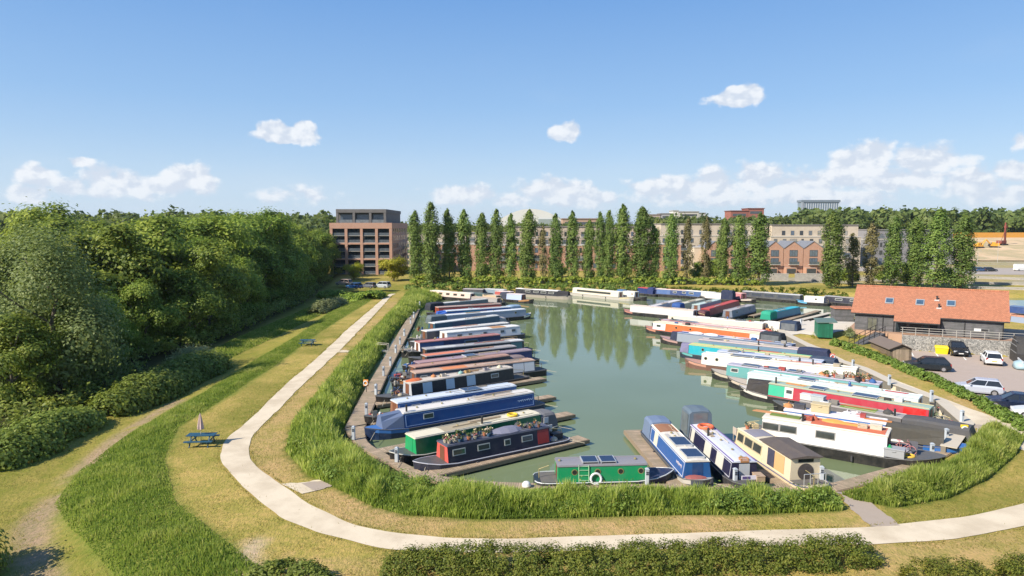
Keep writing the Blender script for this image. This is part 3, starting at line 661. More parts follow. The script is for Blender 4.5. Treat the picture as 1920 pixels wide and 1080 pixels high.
blades('reeds', TALL_B, 64000, .4, 1.2, .065, M_reed, 'tall rank grass on the near bank of the marina', 42)
blades('reeds', TALL_R, 46000, .4, 1.15, .07, M_reed, 'tall rank grass on the bank right of the plank crossing', 43)
blades('long_grass', STRIP, 150000, .08, .36, .05, M_mead, 'unmown grass on the bank between path and lower lawn', 44, 3.0)
def weeds(poly, n, hmax, leaf, label, seed, per=26):
    rng = np.random.default_rng(seed); lo, hi = poly.min(0), poly.max(0); X = rng.uniform(lo[0], hi[0], n*9); Y = rng.uniform(lo[1], hi[1], n*9)
    k = inside(poly, X, Y) & (fbm(X, Y, 3.0, seed) > .5) & (dist_line(poly, X, Y, True) > .25); X, Y = X[k][:n], Y[k][:n]; n = len(X); h = hmax*rng.uniform(.4, 1.0, n)
    cen = np.stack([X, Y, height(X, Y)+h*.7], -1); out = np.stack([rng.normal(size=n)*.4, rng.normal(size=n)*.4-.2, np.full(n, .9)], -1)
    V, F, var = leaf_cloud(rng, cen, out, h*.45, per, leaf); return tag(np_mesh('weeds', V, F, M_bramble, var=var), label, 'weeds', kind='stuff')
weeds(TALL_L, 620, 1.1, .10, 'leafy weeds among the reeds on the left bank', 61)
weeds(TALL_B, 520, .95, .085, 'leafy weeds in the tall grass on the near bank', 62)
weeds(TALL_R, 360, .9, .085, 'leafy weeds in the tall grass right of the plank crossing', 63)
UG = np.stack([WOODF[:,0]-1.0, WOODF[:,1]], -1); UG = np.vstack([UG+np.array([-3.2, 0]), (UG+np.array([2.0, 0]))[::-1]])
weeds(UG, 420, 2.4, .20, 'undergrowth along the front edge of the wood', 64, 40)
RG = P2([(250,735),(330,690),(430,640),(560,585),(640,552),(660,556),(600,592),(500,640),(430,672),(400,668),(330,712)], -.4)
blades('long_grass', RG, 26000, .15, .55, .12, M_mead, 'rough grass along the foot of the wood', 45, 3.0)
# far woodland on the rising ground
def far_wood(name, boxes, n, seed, label, hts=(9, 16)):
    rng = np.random.default_rng(seed); Vs, Fs, vs = [], [], []; b0 = 0
    for (x0, x1, y0, y1, wgt) in boxes:
        for _ in range(int(n*wgt)):
            y = rng.uniform(y0, y1); x = rng.uniform(x0, x1)*y; h = rng.uniform(*hts); r = h*rng.uniform(.32, .5); m_ = 110
            u = rng.normal(size=(m_, 3)); u /= np.linalg.norm(u, axis=1, keepdims=True); u[:,2] = np.abs(u[:,2]) if rng.random() < .7 else u[:,2]
            lob = 1+.25*np.sin(u[:,0]*5+rng.random()*6)*np.sin(u[:,1]*5+rng.random()*6)
            c = np.array([x, y, H1(x, y)+h*.45])+u*np.array([r, r, h*.55])*(lob*rng.uniform(.8, 1.05, m_))[:,None]
            V, F = rhombs(c, u+rng.normal(size=u.shape)*.5, r*.26*rng.uniform(.6, 1.3, m_), rng, .75)
            Vs.append(V); Fs.append(F+b0); b0 += len(V); vs.append(np.clip(rng.normal(.5, .22)+(rng.random(m_)-.5)*.4, 0, 1))
    return tag(np_mesh(name, np.concatenate(Vs), np.concatenate(Fs), M_far, var=np.concatenate(vs)), label, 'woodland', kind='stuff')
far_wood('woodland', [(.425,.86,438,560,.8),(.415,.6,470,640,.6),(.42,.9,560,900,.45)], 330, 51, 'far woodland on the rise behind the building site', (10, 19))
far_wood('woodland', [(-.28,.44,430,560,.9),(-.3,.42,560,690,.4)], 330, 52, 'far woodland seen over the roofs of the flats', (5, 9))
far_wood('woodland', [(.19,.46,440,560,.5)], 330, 54, 'far woodland over the roofs right of the middle', (10, 14))
far_wood('woodland', [(-.95,-.2,330,520,.7),(-.95,-.2,520,1000,.7)], 330, 53, 'far woodland seen over the near wood', (10, 17))

# short turf and the tufts that creep over the edges of the path
PPOLY = np.vstack([P2(PA), P2(PB)[::-1]])
def turf(name, X, Y, hmax, width, label, seed):
    rng = np.random.default_rng(seed); k = (dist_line(PPOLY, X, Y, True) > .10) & ~inside(PPOLY, X, Y) | (rng.random(len(X)) < .012); X, Y = X[k], Y[k]; n = len(X)
    h = hmax*rng.uniform(.4, 1.1, n); a = rng.random(n)*6.283; la = rng.random(n)*6.283; dx, dy = np.cos(a)*width/2, np.sin(a)*width/2; z = height(X, Y)
    base = np.stack([X, Y, z-.01], -1); off = np.stack([dx, dy, dx*0], -1); tip = np.stack([X+np.cos(la)*h*.6, Y+np.sin(la)*h*.6, z+h], -1)
    V = np.stack([base-off, base+off, tip], 1).reshape(-1, 3); F = np.arange(n*3).reshape(-1, 3)
    return tag(np_mesh(name, V, F, M_turf, var=np.clip(.15+.7*fbm(X, Y, 2.4, seed)+(rng.random(n)-.5)*.7, 0, 1)), label, 'grass', kind='stuff')
M_turf = leafy('turf_blades', (.13,.13,.026), (.24,.20,.055), (.36,.27,.10), trans=.4, hue=0)
rng = np.random.default_rng(71); nT = 90000; ty = 24+40*rng.random(nT)**1.5; tx = (rng.random(nT)*1.66-.83)*ty
kk = ~inside(STRIP, tx, ty) & ~inside(TALL_L, tx, ty) & ~inside(TALL_B, tx, ty) & ~inside(TALL_R, tx, ty) & ~inside(BASIN, tx, ty) & (dist_line(BASIN, tx, ty, True) > 2.2) & ~inside(CARPARK, tx, ty) & (dist_line(P2([(600,902),(640,894)]), tx, ty) > 1.3) & (dist_line(P2([(1580,912),(1660,988)]), tx, ty) > 1.3) & (fbm(tx, ty, 1.6, 73) > .42)
turf('short_grass', tx[kk], ty[kk], .13, .035, 'short mown turf on the near lawns', 72)
ed = []
for L_ in (P2(PA), P2(PB)):
    q = resample(L_, 6000); q = q[(vnoise(np.arange(6000)*1., np.zeros(6000), 25, 5) > .35)]; ed.append(np.repeat(q, 3, 0)+rng.normal(size=(len(q)*3, 2))*.13)
ed = np.vstack(ed); turf('edge_tufts', ed[:,0], ed[:,1], .16, .04, 'grass tufts creeping over the edges of the path', 74)
# ------------------------------------------------------------------ narrowboats
BLACK = (.012,.012,.014); WHITE = (.72,.72,.70); CREAM = (.62,.55,.38); NAVY = (.014,.020,.065); BLUE = (.012,.055,.30); GREY = (.26,.27,.28)
BROWN = (.25,.12,.075); RED = (.42,.035,.03); TEAL = (.03,.30,.27); GREEN = (.015,.20,.075); ORANGE = (.75,.13,.03); DKGREEN = (.01,.075,.03); LBLUE = (.17,.30,.52)
M_hull = paint((.014,.014,.016), .5, .35, scale=1.2)
M_solar = glass((.012,.016,.045), .12)
M_alu = paint((.55,.56,.57), .35, .2, metal=.4)
M_rope = paint((.45,.40,.30), .9)
M_tarps = {}
def fabric(c): return paint(c, .85, .3, scale=1.6, bump=.5)
ALLB = []
def wall_slab(b, x0, x1, z0, z1, side, W, o0=.0, o1=.025):
    """a thin slab lying on the sloping cabin side between heights z0 and z1"""
    def y(z, o): return side*(W['yb']+(W['yt']-W['yb'])*(z-W['z0'])/(W['z1']-W['z0'])+o)
    vs = []
    for o in (o0, o1):
        vs += [(x0, y(z0, o), z0), (x1, y(z0, o), z0), (x1, y(z1, o), z1), (x0, y(z1, o), z1)]
    b.add(vs, [(0,3,2,1),(4,5,6,7),(0,1,5,4),(1,2,6,5),(2,3,7,6),(3,0,4,7)])
def narrowboat(label, A, B, bow='L', side=NAVY, roof=GREY, hull=None, bowc=None, fore=2.9, aft=1.7, beam=2.08, zr=1.74, wins=(), ports=(), wf=(.55,.55,.52), panels=(), line=None,
               cratch=None, cl=1.5, canopy=None, cn=1.9, cwin=False, solar=(), vents=(.2,.5,.8), chim=None, rail=None, roofpatch=(), endc=None, doors=None, centre=False, group='narrowboats moored in the marina', wh=.42, deckc=None, cz=2.0, cat='boat', strake=None, hz=.62, name='narrowboat'):
    a, b_ = (g(A[0], A[1], zr), g(B[0], B[1], zr)); a.z = b_.z = 0
    u = (b_-a); L = u.length; u.normalize(); n = Vector((-u.y, u.x, 0))
    if n.y < 0: n = -n
    yt = beam*.352; yb = beam*.432
    if not centre: a += n*yt; b_ += n*yt
    fw = -u if bow == 'L' else u
    front = a if bow == 'L' else b_
    mid = (a+b_)/2; rz = math.atan2(fw.y, fw.x)
    root = empty(name, (mid.x, mid.y, 0), rz, label, cat, group)
    x0, x1 = -L/2, L/2; xs, xb = x0-aft, x1+fore; hb = beam/2; W = dict(yb=yb, yt=yt, z0=hz+.02, z1=zr)
    # hull
    fl = min(3.2, fore+.6)
    st = [(xs, .50), (xs+.12, .74), (xs+.4, .93), (xs+.8, 1.0), (xb-fl, 1.0), (xb-fl*.55, .90), (xb-fl*.28, .62), (xb-fl*.1, .30), (xb, .04)]
    hbm = MB(); rings = []
    for x, k in st:
        zg = hz+.34*max(0, (x-(xb-fl))/fl)**1.5; y = hb*k
        rings.append([(x-(.18 if k < .5 and x > 0 else 0), -y*.93, -.35), (x, -y, zg), (x, y, zg), (x-(.18 if k < .5 and x > 0 else 0), y*.93, -.35)])
    hbm.loft(rings); hbm.build('hull', paint(hull, .5, .35, scale=1.2) if hull else M_hull, root)
    sk = MB()
    for s in (-1, 1):
        for (xa, ka), (xc, kc) in zip(st[:-1], st[1:]):
            za = hz+.34*max(0, (xa-(xb-fl))/fl)**1.5; zc = hz+.34*max(0, (xc-(xb-fl))/fl)**1.5
            sk.tube((xa, s*hb*ka, za), (xc, s*hb*kc, zc), .035, n=5)
    sk.build('gunwale', paint(strake or (.10,.10,.10), .5), root)
    # fore deck, cut from the bow plan
    dk = MB(); fx = [q for q in st if q[0] >= xb-fl-.01]; zz = lambda x: hz+.34*max(0, (x-(xb-fl))/fl)**1.5+.018
    top = [(x, hb*k*.93, zz(x)) for x, k in fx]; bot = [(x, -hb*k*.93, zz(x)) for x, k in fx]
    dk.loft([[p, q] for p, q in zip(top, bot)], caps=False, closed=False)
    for x, k in fx[-3:-1]: pass
    dk.build('fore_deck', paint(bowc or (.09,.09,.09), .6, .4), root)
    if bowc:
        fb_ = MB()
        for s in (-1, 1):
            pts = [(x, s*(hb*k+.012), zz(x)-.018) for x, k in fx]; low = [(x-(.1 if k < .5 else 0), s*(hb*k*.985+.012), zz(x)-.30) for x, k in fx]
            fb_.loft([[p, q] for p, q in zip(pts, low)], caps=False, closed=False)
        fb_.build('bow_panel', paint(bowc, .5, .3), root)
    ad = MB(); ad.box(xs+.35, x0-.02, -hb*.85, hb*.85, hz+.004, hz+.03); ad.build('stern_deck', paint(deckc or (.12,.11,.10), .8, .5), root)
    # cabin shell and roof
    cb = MB(); prof = lambda x: [(x, -yb, hz), (x, -yt, zr), (x, yt, zr), (x, yb, hz)]
    cb.loft([prof(x0), prof(x1)]); cb.build('cabin', paint(side, .35, .22, scale=1.4), root)
    rf = MB(); rp = lambda x: [(x, -yt-.04, zr-.03), (x, -yt-.04, zr+.02), (x, -yt*.55, zr+.075), (x, 0, zr+.095), (x, yt*.55, zr+.075), (x, yt+.04, zr+.02), (x, yt+.04, zr-.03)]
    rf.loft([rp(x0-.05), rp(x1+.05)]); rf.build('roof', paint(roof, .6, .4, scale=1.1), root)
    for k, (f0, f1, c) in enumerate(roofpatch):
        q = MB(); xa, xc = x1-(x1-x0)*f0, x1-(x1-x0)*f1
        rp2 = lambda x: [(x, -yt*.97, zr+.03), (x, -yt*.53, zr+.085), (x, 0, zr+.105), (x, yt*.53, zr+.085), (x, yt*.97, zr+.03)]
        q.loft([rp2(xa), rp2(xc)], caps=False, closed=False); q.build('roof_panel', paint(c, .7, .4, scale=1.3), root)
    rl = MB()
    for s in (-1, 1): rl.box(x0, x1, s*(yt-.03)-.02, s*(yt-.03)+.02, zr+.03, zr+.085)
    rl.build('handrail', paint(rail or tuple(min(.8, c*1.25+.02) for c in roof), .5), root)
    fr = lambda f: x1-(x1-x0)*f          # f: 0 at the bow end of the cabin, 1 at the stern end
    if bow == 'R': fr = lambda f: x0+(x1-x0)*(f)   # always counted from the left of the picture
    if bow == 'R': pass
    for (f0, f1, c) in panels:
        xa, xc = sorted((fr(f0), fr(f1)))
        for s in (-1, 1): pb = MB(); wall_slab(pb, xa, xc, hz+.10, zr-.07, s, W, 0, .014); pb.build('side_panel', paint(c, .35, .2, scale=1.4), root)
    if line:
        lb = MB()
        for s in (-1, 1):
            for z in (hz+.13, zr-.13): wall_slab(lb, x0+.12, x1-.12, z-.018, z+.018, s, W, 0, .018)
            for x in (x0+.12, x1-.15): wall_slab(lb, x, x+.035, hz+.15, zr-.15, s, W, 0, .018)
        lb.build('coach_line', paint(line, .5), root)
    for f, wl in [(q if isinstance(q, tuple) else (q, .95)) for q in wins]:
        xc = fr(f); zc = hz+(zr-hz)*.60
        for s in (-1, 1):
            q = MB(); wall_slab(q, xc-wl/2, xc+wl/2, zc-wh/2, zc+wh/2, s, W, .0, .026); o = q.build('window', paint(wf, .4, .15), root)
            q = MB(); wall_slab(q, xc-wl/2+.06, xc+wl/2-.06, zc-wh/2+.06, zc+wh/2-.06, s, W, .0, .033)
            q.build('pane', glass((.05,.055,.05)), o)
    for f in ports:
        xc = fr(f); zc = hz+(zr-hz)*.62; yy = lambda z: yb+(yt-yb)*(z-W['z0'])/(W['z1']-W['z0'])
        for s in (-1, 1):
            q = MB(); q.tube((xc, s*(yy(zc)-.01), zc), (xc, s*(yy(zc)+.03), zc), .19, n=12); o = q.build('porthole', paint((.45,.38,.18), .35, metal=.6), root)
            q = MB(); q.tube((xc, s*yy(zc), zc), (xc, s*(yy(zc)+.036), zc), .145, n=12); q.build('pane', glass(), o)
    # end bulkheads
    for x, s in ((x0, -1), (x1, 1)):
        q = MB(); q.box(min(x, x+s*.03), max(x, x+s*.03), -.33, .33, hz+.06, zr-.12); q.build('cabin_door', paint(doors or (.16,.06,.03), .5, .3), root)
    if endc:
        for x, s in ((x0, -1), (x1, 1)):
            q = MB(); e = s*.012; q.add([(x+e, -yb+.02, hz+.03), (x+e, -yt+.02, zr-.04), (x+e, yt-.02, zr-.04), (x+e, yb-.02, hz+.03)], [(0,1,2,3)]); q.build('end_panel', paint(endc, .4, .2), root)
    for f in vents:
        x = fr(f); q = MB(); q.tube((x, 0, zr+.08), (x, 0, zr+.15), .05, n=8); q.dome((x, 0, zr+.15), .10, .10, .06); q.build('roof_vent', paint((.42,.33,.13), .4, metal=.5), root)
    if chim is not None:
        x = fr(chim); q = MB(); q.tube((x, yt*.6 if bow == 'L' else -yt*.6, zr+.05), (x, yt*.6 if bow == 'L' else -yt*.6, zr+.62), .08, n=8); q.build('chimney', paint((.03,.03,.03), .5), root)
    for f0, f1 in solar:
        xa, xc = sorted((fr(f0), fr(f1))); q = MB(); q.box(xa, xc, -.52, .52, zr+.16, zr+.19); o = q.build('solar_panel', M_solar, root)
        q = MB()
        for x in (xa+.01, xc-.01): q.box(x-.025, x+.025, -.55, .55, zr+.08, zr+.20)
        for y in (-.54, .54): q.box(xa+.03, xc-.03, y-.02, y+.02, zr+.15, zr+.20)
        q.build('frame', M_alu, o)
    if cratch:
        q = MB(); e = x1+.03; zt = zr+.02
        R0 = [(e, -yb-.02, hz+.02), (e, -yt-.02, zt-.12), (e, -yt*.5, zt+.05), (e, 0, zt+.1), (e, yt*.5, zt+.05), (e, yt+.02, zt-.12), (e, yb+.02, hz+.02)]
        e2 = x1+cl; k = .82; R1 = [(e2, -yb*k, hz+.1), (e2, -yt*k*.75, zt-.45), (e2, -.3, zt-.08), (e2, 0, zt+.02), (e2, .3, zt-.08), (e2, yt*k*.75, zt-.45), (e2, yb*k, hz+.1)]
        q.loft([R0, R1]); q.build('cratch_cover', fabric(cratch), root, smooth=False)
    rq = random.Random(int(A[0]*7+A[1])); 
    if L > 7 and name == 'narrowboat':
        xa = x0+L*rq.uniform(.12, .4); ln_ = min(L*.45, 4.2); yy_ = rq.uniform(-.25, .25)
        q = MB(); q.tube((xa, yy_, zr+.15), (xa+ln_, yy_+.12, zr+.15), .03, n=5); q.build('boat_pole', paint(rq.choice([(.45,.33,.18),(.5,.08,.05),(.55,.5,.42)]), .6), root)
        q = MB(); q.box(xa-.2, xa+ln_*.6, yy_-.52, yy_-.25, zr+.10, zr+.145); q.build('gang_plank', paint(rq.choice([(.34,.26,.17),(.42,.40,.37),(.2,.16,.12)]), .8, .4), root)
        q = MB(); pr_ = None
        for k_ in range(9):
            p_ = (x0+.4+L*.5*k_/8, .38+.06*math.sin(k_*2.3), zr+.10); 
            if pr_: q.tube(pr_, p_, .018, n=4)
            pr_ = p_
        q.build('centre_rope', M_rope, root)
        for e_ in (xs+.5, xb-.6):
            q = MB(); q.tube((e_, .55, hz+.0), (e_+(.9 if e_ > 0 else -.9), 1.9, .5), .018, n=4); q.build('mooring_rope', M_rope, root)
    if canopy:
        q = MB(); pr = lambda x, h, wd: [(x, -hb*.88, hz+.03), (x, -hb*.82*wd, h-.16), (x, -hb*.66*wd, h-.01), (x, 0, h+.05), (x, hb*.66*wd, h-.01), (x, hb*.82*wd, h-.16), (x, hb*.88, hz+.03)]
        xa, xc = x0-.06, x0-cn; m_ = (xa+xc)/2
        q.loft([pr(xa, cz-.06, .95), pr(m_*.5+xa*.5, cz+.03, .97), pr(m_*.5+xc*.5, cz+.01, .97), pr(xc+.2, cz-.03, .95), pr(xc, cz-.5, .93)]); o = q.build('pram_hood', fabric(canopy), root)
        if cwin:
            for s in (-1, 1):
                w2 = MB(); w2.loft([[(x, s*(hb*.872+.012), .95), (x, s*(hb*.815+.012), cz-.3), (x, s*(hb*.815+.02), cz-.3), (x, s*(hb*.872+.02), .95)] for x in (xc+.35, xa-.2)]); w2.build('hood_window', glass((.13,.14,.15), .12), o)
            w2 = MB(); w2.box(xa+.006, xa+.016, -hb*.5, hb*.5, zr+.14, cz-.16); w2.build('hood_window', glass((.13,.14,.15), .12), o)
    else:
        q = MB(); q.tube((xs+.3, 0, hz), (xs+.3, 0, hz+.55), .03); q.tube((xs+.3, 0, hz+.55), (x0-.5, 0, hz+.75), .025); q.build('tiller', paint((.5,.42,.2), .4, metal=.5), root)
    # fenders along both sides and mooring posts
    q = MB()
    for x in (x0+.25*L, x0+.75*L):
        for s in (-1, 1): q.tube((x, s*(hb+.06), .12), (x, s*(hb+.06), .5), .07, n=6)
    q.build('fender', paint((.05,.05,.06), .7), root).update_tag()
    ALLB.append(dict(root=root, x0=x0, x1=x1, zr=zr, rz=rz, mid=mid, yt=yt, hz=hz, xs=xs, xb=xb, fr=fr, near=(1 if bow == 'L' else -1)))
    return root
nb = narrowboat
MR = 'narrowboats moored along the left boardwalk'; RR = 'narrowboats moored along the right quay'; BR = 'boats along the far bank'
# left row, near to far
nb('dark navy narrowboat with flowers and clutter along its roof, nearest on the left', (839,838), (1030,801), side=(.010,.012,.034), roof=(.08,.085,.12), hull=(.03,.035,.06), fore=2.1, aft=1.9, wins=(.10,.33,(.56,.5),(.76,.9)), line=None, panels=((.87,.985,(.30,.02,.02)),), endc=(.62,.10,.08), strake=(.5,.5,.55), vents=(), chim=.12, group=MR, wf=(.42,.43,.40))
nb('green narrowboat with cream roof beside the blue one and front coloured a lighter green as if sunlit', (779,823), (1013,777), side=(.008,.16,.055), endc=(.008,.30,.10), doors=(.008,.28,.10), roof=(.66,.60,.45), fore=1.6, aft=1.8, canopy=(.13,.13,.14), cn=1.6, cz=1.7, roofpatch=((.22,.5,(.36,.30,.20)),), rail=(.70,.65,.52), chim=.52, vents=(.35,.9), group=MR, strake=(.6,.58,.5))  # ends and doors carry a brighter green standing in for sunlight from the left
nb('long royal blue narrowboat with white lined sides and cream-white roof on the left', (757,776), (1001,736), side=(.012,.070,.25), roof=(.64,.60,.55), hull=(.012,.030,.085), bowc=(.04,.16,.45), fore=2.9, aft=1.3, cratch=(.10,.14,.24), cl=1.7, wins=((.17,.9),), ports=(), line=(.28,.40,.62), chim=.03, vents=(.12,.3,.5,.7), panels=(), group=MR, roofpatch=((.55,.85,(.50,.42,.34)),))
nb('pale blue narrowboat with bluish white roof and rounded right end, behind the royal blue one', (746,757), (968,724), side=(.09,.19,.40), roof=(.56,.60,.66), fore=2.6, aft=1.2, line=(.3,.42,.6), wins=((.14,.8),(.30,.8),(.62,.35)), vents=(.1,.25,.45,.6), group=MR, endc=(.25,.12,.07), solar=((.55,.7),))
nb('black narrowboat with pale blue shutters and cluttered cream roof, left', (771,720), (962,690), side=(.010,.012,.016), roof=(.55,.48,.40), fore=3.2, aft=2.2, panels=((.10,.185,(.45,.55,.66)),(.315,.395,(.45,.55,.66)),(.515,.60,(.45,.55,.66))), wins=((.80,.95),), endc=(.40,.43,.47), vents=(.3,), group=MR)
nb('brown roofed narrowboat with two white side panels by its right end', (780,701), (1003,676), side=(.10,.105,.12), roof=(.50,.34,.25), fore=2.2, aft=1.6, panels=((.80,.895,(.66,.66,.66)),(.90,.99,(.66,.66,.66))), roofpatch=((.22,.42,(.62,.22,.08)),), wins=((.06,.7),), vents=(.5,.9), group=MR)
nb('narrowboat with dusty pink-brown roof and dark open well at its right', (779,690), (956,667), side=(.05,.045,.05), roof=(.42,.24,.18), fore=2.4, aft=3.0, canopy=(.20,.15,.15), cn=2.2, cz=1.5, vents=(.2,.6), group=MR)
nb('narrowboat with purple-grey roof and dark blue stern panel on the left', (787,682), (997,657), side=(.018,.03,.13), roof=(.33,.25,.28), fore=2.4, aft=1.2, panels=((.0,.8,(.06,.06,.08)),), roofpatch=((.0,.25,(.36,.22,.22)),), vents=(.3,.5,.7), solar=((.4,.5),), group=MR)
nb('narrowboat with orange-red front roof half and grey rear half', (800,669), (968,650), side=(.02,.03,.035), roof=(.40,.37,.36), roofpatch=((.0,.42,(.62,.20,.11)),), fore=2.6, aft=1.2, vents=(.5,.7), group=MR, strake=(.3,.3,.3))
nb('grey roofed dark narrowboat with a white box roof at its right end', (800,656), (982,639), side=(.02,.025,.03), roof=(.36,.35,.35), roofpatch=((.86,1.0,(.68,.68,.68)),(.1,.3,(.5,.5,.48))), fore=2.0, aft=1.4, vents=(.4,.6), panels=((.86,.98,(.03,.10,.12)),), group=MR)
nb('navy narrowboat with dull red roof edge and a white front end panel', (787,643), (938,628), side=(.012,.025,.09), roof=(.45,.20,.18), fore=2.2, aft=3.4, endc=(.68,.67,.70), panels=((.0,.28,(.03,.07,.19)),), wins=((.62,1.9),), wf=(.06,.13,.25), vents=(.2,.5), deckc=(.55,.16,.07), group=MR)
nb('white wide-beam boat with square windows and a cream rounded stern', (838,625), (975,612), side=(.60,.61,.62), roof=(.70,.68,.63), beam=2.9, fore=5.0, aft=1.0, wins=((.16,.8),(.30,.6),(.50,.6),(.74,.7),(.90,.7)), vents=(.3,), roofpatch=((.62,.82,(.45,.23,.09)),), hull=(.05,.05,.06), bowc=(.68,.64,.56), deckc=(.6,.5,.4), group=MR, wf=(.35,.36,.37), cat='boat', name='wide_beam_boat')
nb('white boat with long thin white roof behind the wide-beam, under a timber frame', (800,622), (955,606), side=(.10,.09,.09), roof=(.72,.68,.62), fore=2.5, aft=1.2, vents=(), group=MR)
nb('dark teal narrowboat with clean white roof, left row', (815,607), (936,592), side=(.03,.09,.14), roof=(.70,.68,.64), fore=2.0, aft=2.6, vents=(.5,), panels=((.25,.45,(.03,.06,.12)),), canopy=(.33,.31,.31), cn=1.6, cz=1.35, group=MR)
nb('grey-sided narrowboat with broad white roof and white bow, left row', (838,592), (986,580), bow='R', side=(.30,.33,.40), roof=(.68,.69,.70), fore=1.6, aft=2.4, canopy=(.10,.13,.15), cn=3.0, cz=1.9, bowc=(.7,.68,.6), ports=(.86,), vents=(.3,.6), group=MR)
nb('bright blue narrowboat with white roof line, far part of the left row', (838,584), (958,576), side=(.01,.10,.34), roof=(.62,.66,.70), fore=2.2, aft=2.6, cratch=(.02,.10,.42), canopy=(.20,.30,.42), cn=2.2, vents=(.4,), panels=((.25,.5,(.02,.17,.30)),), group=MR)
nb('red sided narrowboat with cluttered far end, left row', (822,577), (940,570), side=(.36,.06,.04), roof=(.50,.36,.30), fore=2.0, aft=2.0, wins=(.5,), vents=(.3,.6), group=MR)
nb('pale grey roofed narrowboat with a black canopy at its left end', (832,569), (915,561), bow='R', side=(.14,.15,.15), roof=(.62,.60,.55), fore=2.0, aft=1.5, canopy=(.015,.02,.035), cn=3.2, vents=(.4,), group=MR)
# far left corner
nb('cream cruiser with dark brown windows lying at the far left corner', (806,545), (882,551), side=(.62,.50,.44), roof=(.66,.60,.55), fore=1.6, aft=1.6, wins=((.1,1.0),(.28,1.0),(.46,1.0),(.64,1.0),(.82,1.0)), wf=(.10,.03,.02), vents=(), group=BR, hz=.7)
nb('small dark green covered boat in the far left corner', (872,548), (906,552), side=(.05,.09,.09), roof=(.08,.12,.12), fore=1.5, aft=1.0, canopy=(.03,.04,.04), vents=(), group=BR)
nb('small tan cabin boat in the far left corner', (905,552), (930,555), side=(.5,.38,.24), roof=(.45,.38,.30), fore=2.4, aft=1.0, vents=(), group=BR)
nb('low grey boat with a tan cover in the far left corner', (884,557), (932,560), side=(.3,.28,.27), roof=(.42,.34,.28), fore=1.4, aft=1.2, zr=1.4, vents=(), group=BR)
nb('short red and white boat in the far left corner', (928,546), (956,548), side=(.42,.10,.09), roof=(.58,.50,.48), fore=1.6, aft=1.2, vents=(), group=BR)
nb('dark boat with pale roof clutter against the far left bank', (868,542), (905,543), side=(.06,.06,.065), roof=(.40,.36,.36), fore=1.2, aft=1.2, vents=(.3,.7), group=BR)
nb('grey-blue boat against the far left bank', (908,542), (944,544), side=(.2,.26,.32), roof=(.5,.5,.5), fore=1.2, aft=1.2, vents=(.5,), group=BR)
nb('black and pale blue boat end-on at the far left corner', (950,551), (978,553), bow='R', side=(.40,.48,.68), roof=(.55,.50,.50), fore=2.6, aft=3.0, canopy=(.03,.04,.07), endc=(.01,.015,.07), bowc=(.45,.22,.08), vents=(), group=BR)
nb('long black narrowboat with white roof and row of dark windows on the far bank', (967,541), (1045,546), bow='R', side=(.02,.022,.03), roof=(.70,.68,.66), fore=3.4, aft=1.0, panels=(), wins=((.3,1.4),(.5,1.4),(.68,1.4),(.86,1.4)), wf=(.5,.5,.48), cratch=(.012,.013,.02), cl=2.6, hull=(.35,.31,.26), vents=(), group=BR)
nb('long cream narrowboat with one dark window band on the far bank', (1074,540), (1160,548), bow='R', side=(.66,.60,.48), roof=(.72,.68,.60), fore=3.6, aft=1.0, wins=((.47,10.2),), wf=(.3,.28,.24), wh=.5, hull=(.45,.42,.38), vents=(), group=BR, bowc=(.6,.5,.3))
nb('small white cruiser with blue hood behind the cream narrowboat', (1168,546), (1190,548), bow='R', side=(.66,.62,.55), roof=(.55,.55,.52), fore=2.8, aft=1.0, canopy=(.06,.15,.30), ports=(.8,), vents=(), group=BR)
nb('boat under a red and blue hood on the far bank', (1196,539), (1214,541), bow='L', side=(.02,.04,.14), roof=(.42,.06,.06), fore=1.0, aft=2.6, canopy=(.015,.03,.12), vents=(), group=BR, hz=.5)
nb('blue narrowboat with pink flowers at its side, on the far bank', (1216,541), (1300,546), bow='L', side=(.02,.045,.15), roof=(.60,.52,.48), fore=1.6, aft=1.2, panels=((.2,.5,(.07,.13,.30)),), wins=((.1,.8),(.6,.9),(.8,.9)), vents=(.3,.6), group=BR)
nb('blue and white narrowboat next along the far bank', (1284,545), (1336,549), bow='R', side=(.05,.10,.24), roof=(.62,.62,.60), fore=3.0, aft=1.0, panels=((.6,1.,(.55,.52,.50)),), wins=((.25,1.2),), vents=(), group=BR)
nb('white cruiser with a tall navy hood on the far bank', (1322,549), (1352,551), bow='L', side=(.62,.58,.56), roof=(.5,.5,.5), fore=1.6, aft=2.8, canopy=(.012,.02,.06), cz=2.5, cn=2.6, vents=(), group=BR)
nb('pink and cream fibreglass cruiser on the far bank', (1372,549), (1390,551), bow='R', side=(.50,.20,.22), roof=(.6,.35,.33), fore=3.4, aft=1.0, vents=(), group=BR, bowc=(.62,.52,.45))
nb('very dark long narrowboat with navy windows on the far bank', (1392,546), (1500,554), bow='R', side=(.06,.065,.07), roof=(.42,.42,.43), fore=1.6, aft=1.6, wins=((.08,1.0),(.26,2.2),(.48,2.0),(.76,3.2)), wf=(.04,.04,.12), wh=.55, vents=(.3,), group=BR)
nb('white and sky blue boat with a dark porthole beyond the hut', (1508,556), (1545,558), bow='L', side=(.62,.60,.58), roof=(.66,.64,.60), fore=1.8, aft=1.0, bowc=(.12,.40,.62), endc=(.12,.40,.62), ports=(.6,), vents=(), group=BR)
nb('dark narrowboat with grey roof running behind the brown hut', (1546,555), (1640,563), bow='R', side=(.03,.03,.045), roof=(.30,.30,.32), fore=1.5, aft=1.2, vents=(.3,), wins=((.3,1.5),(.6,1.5)), group=BR)
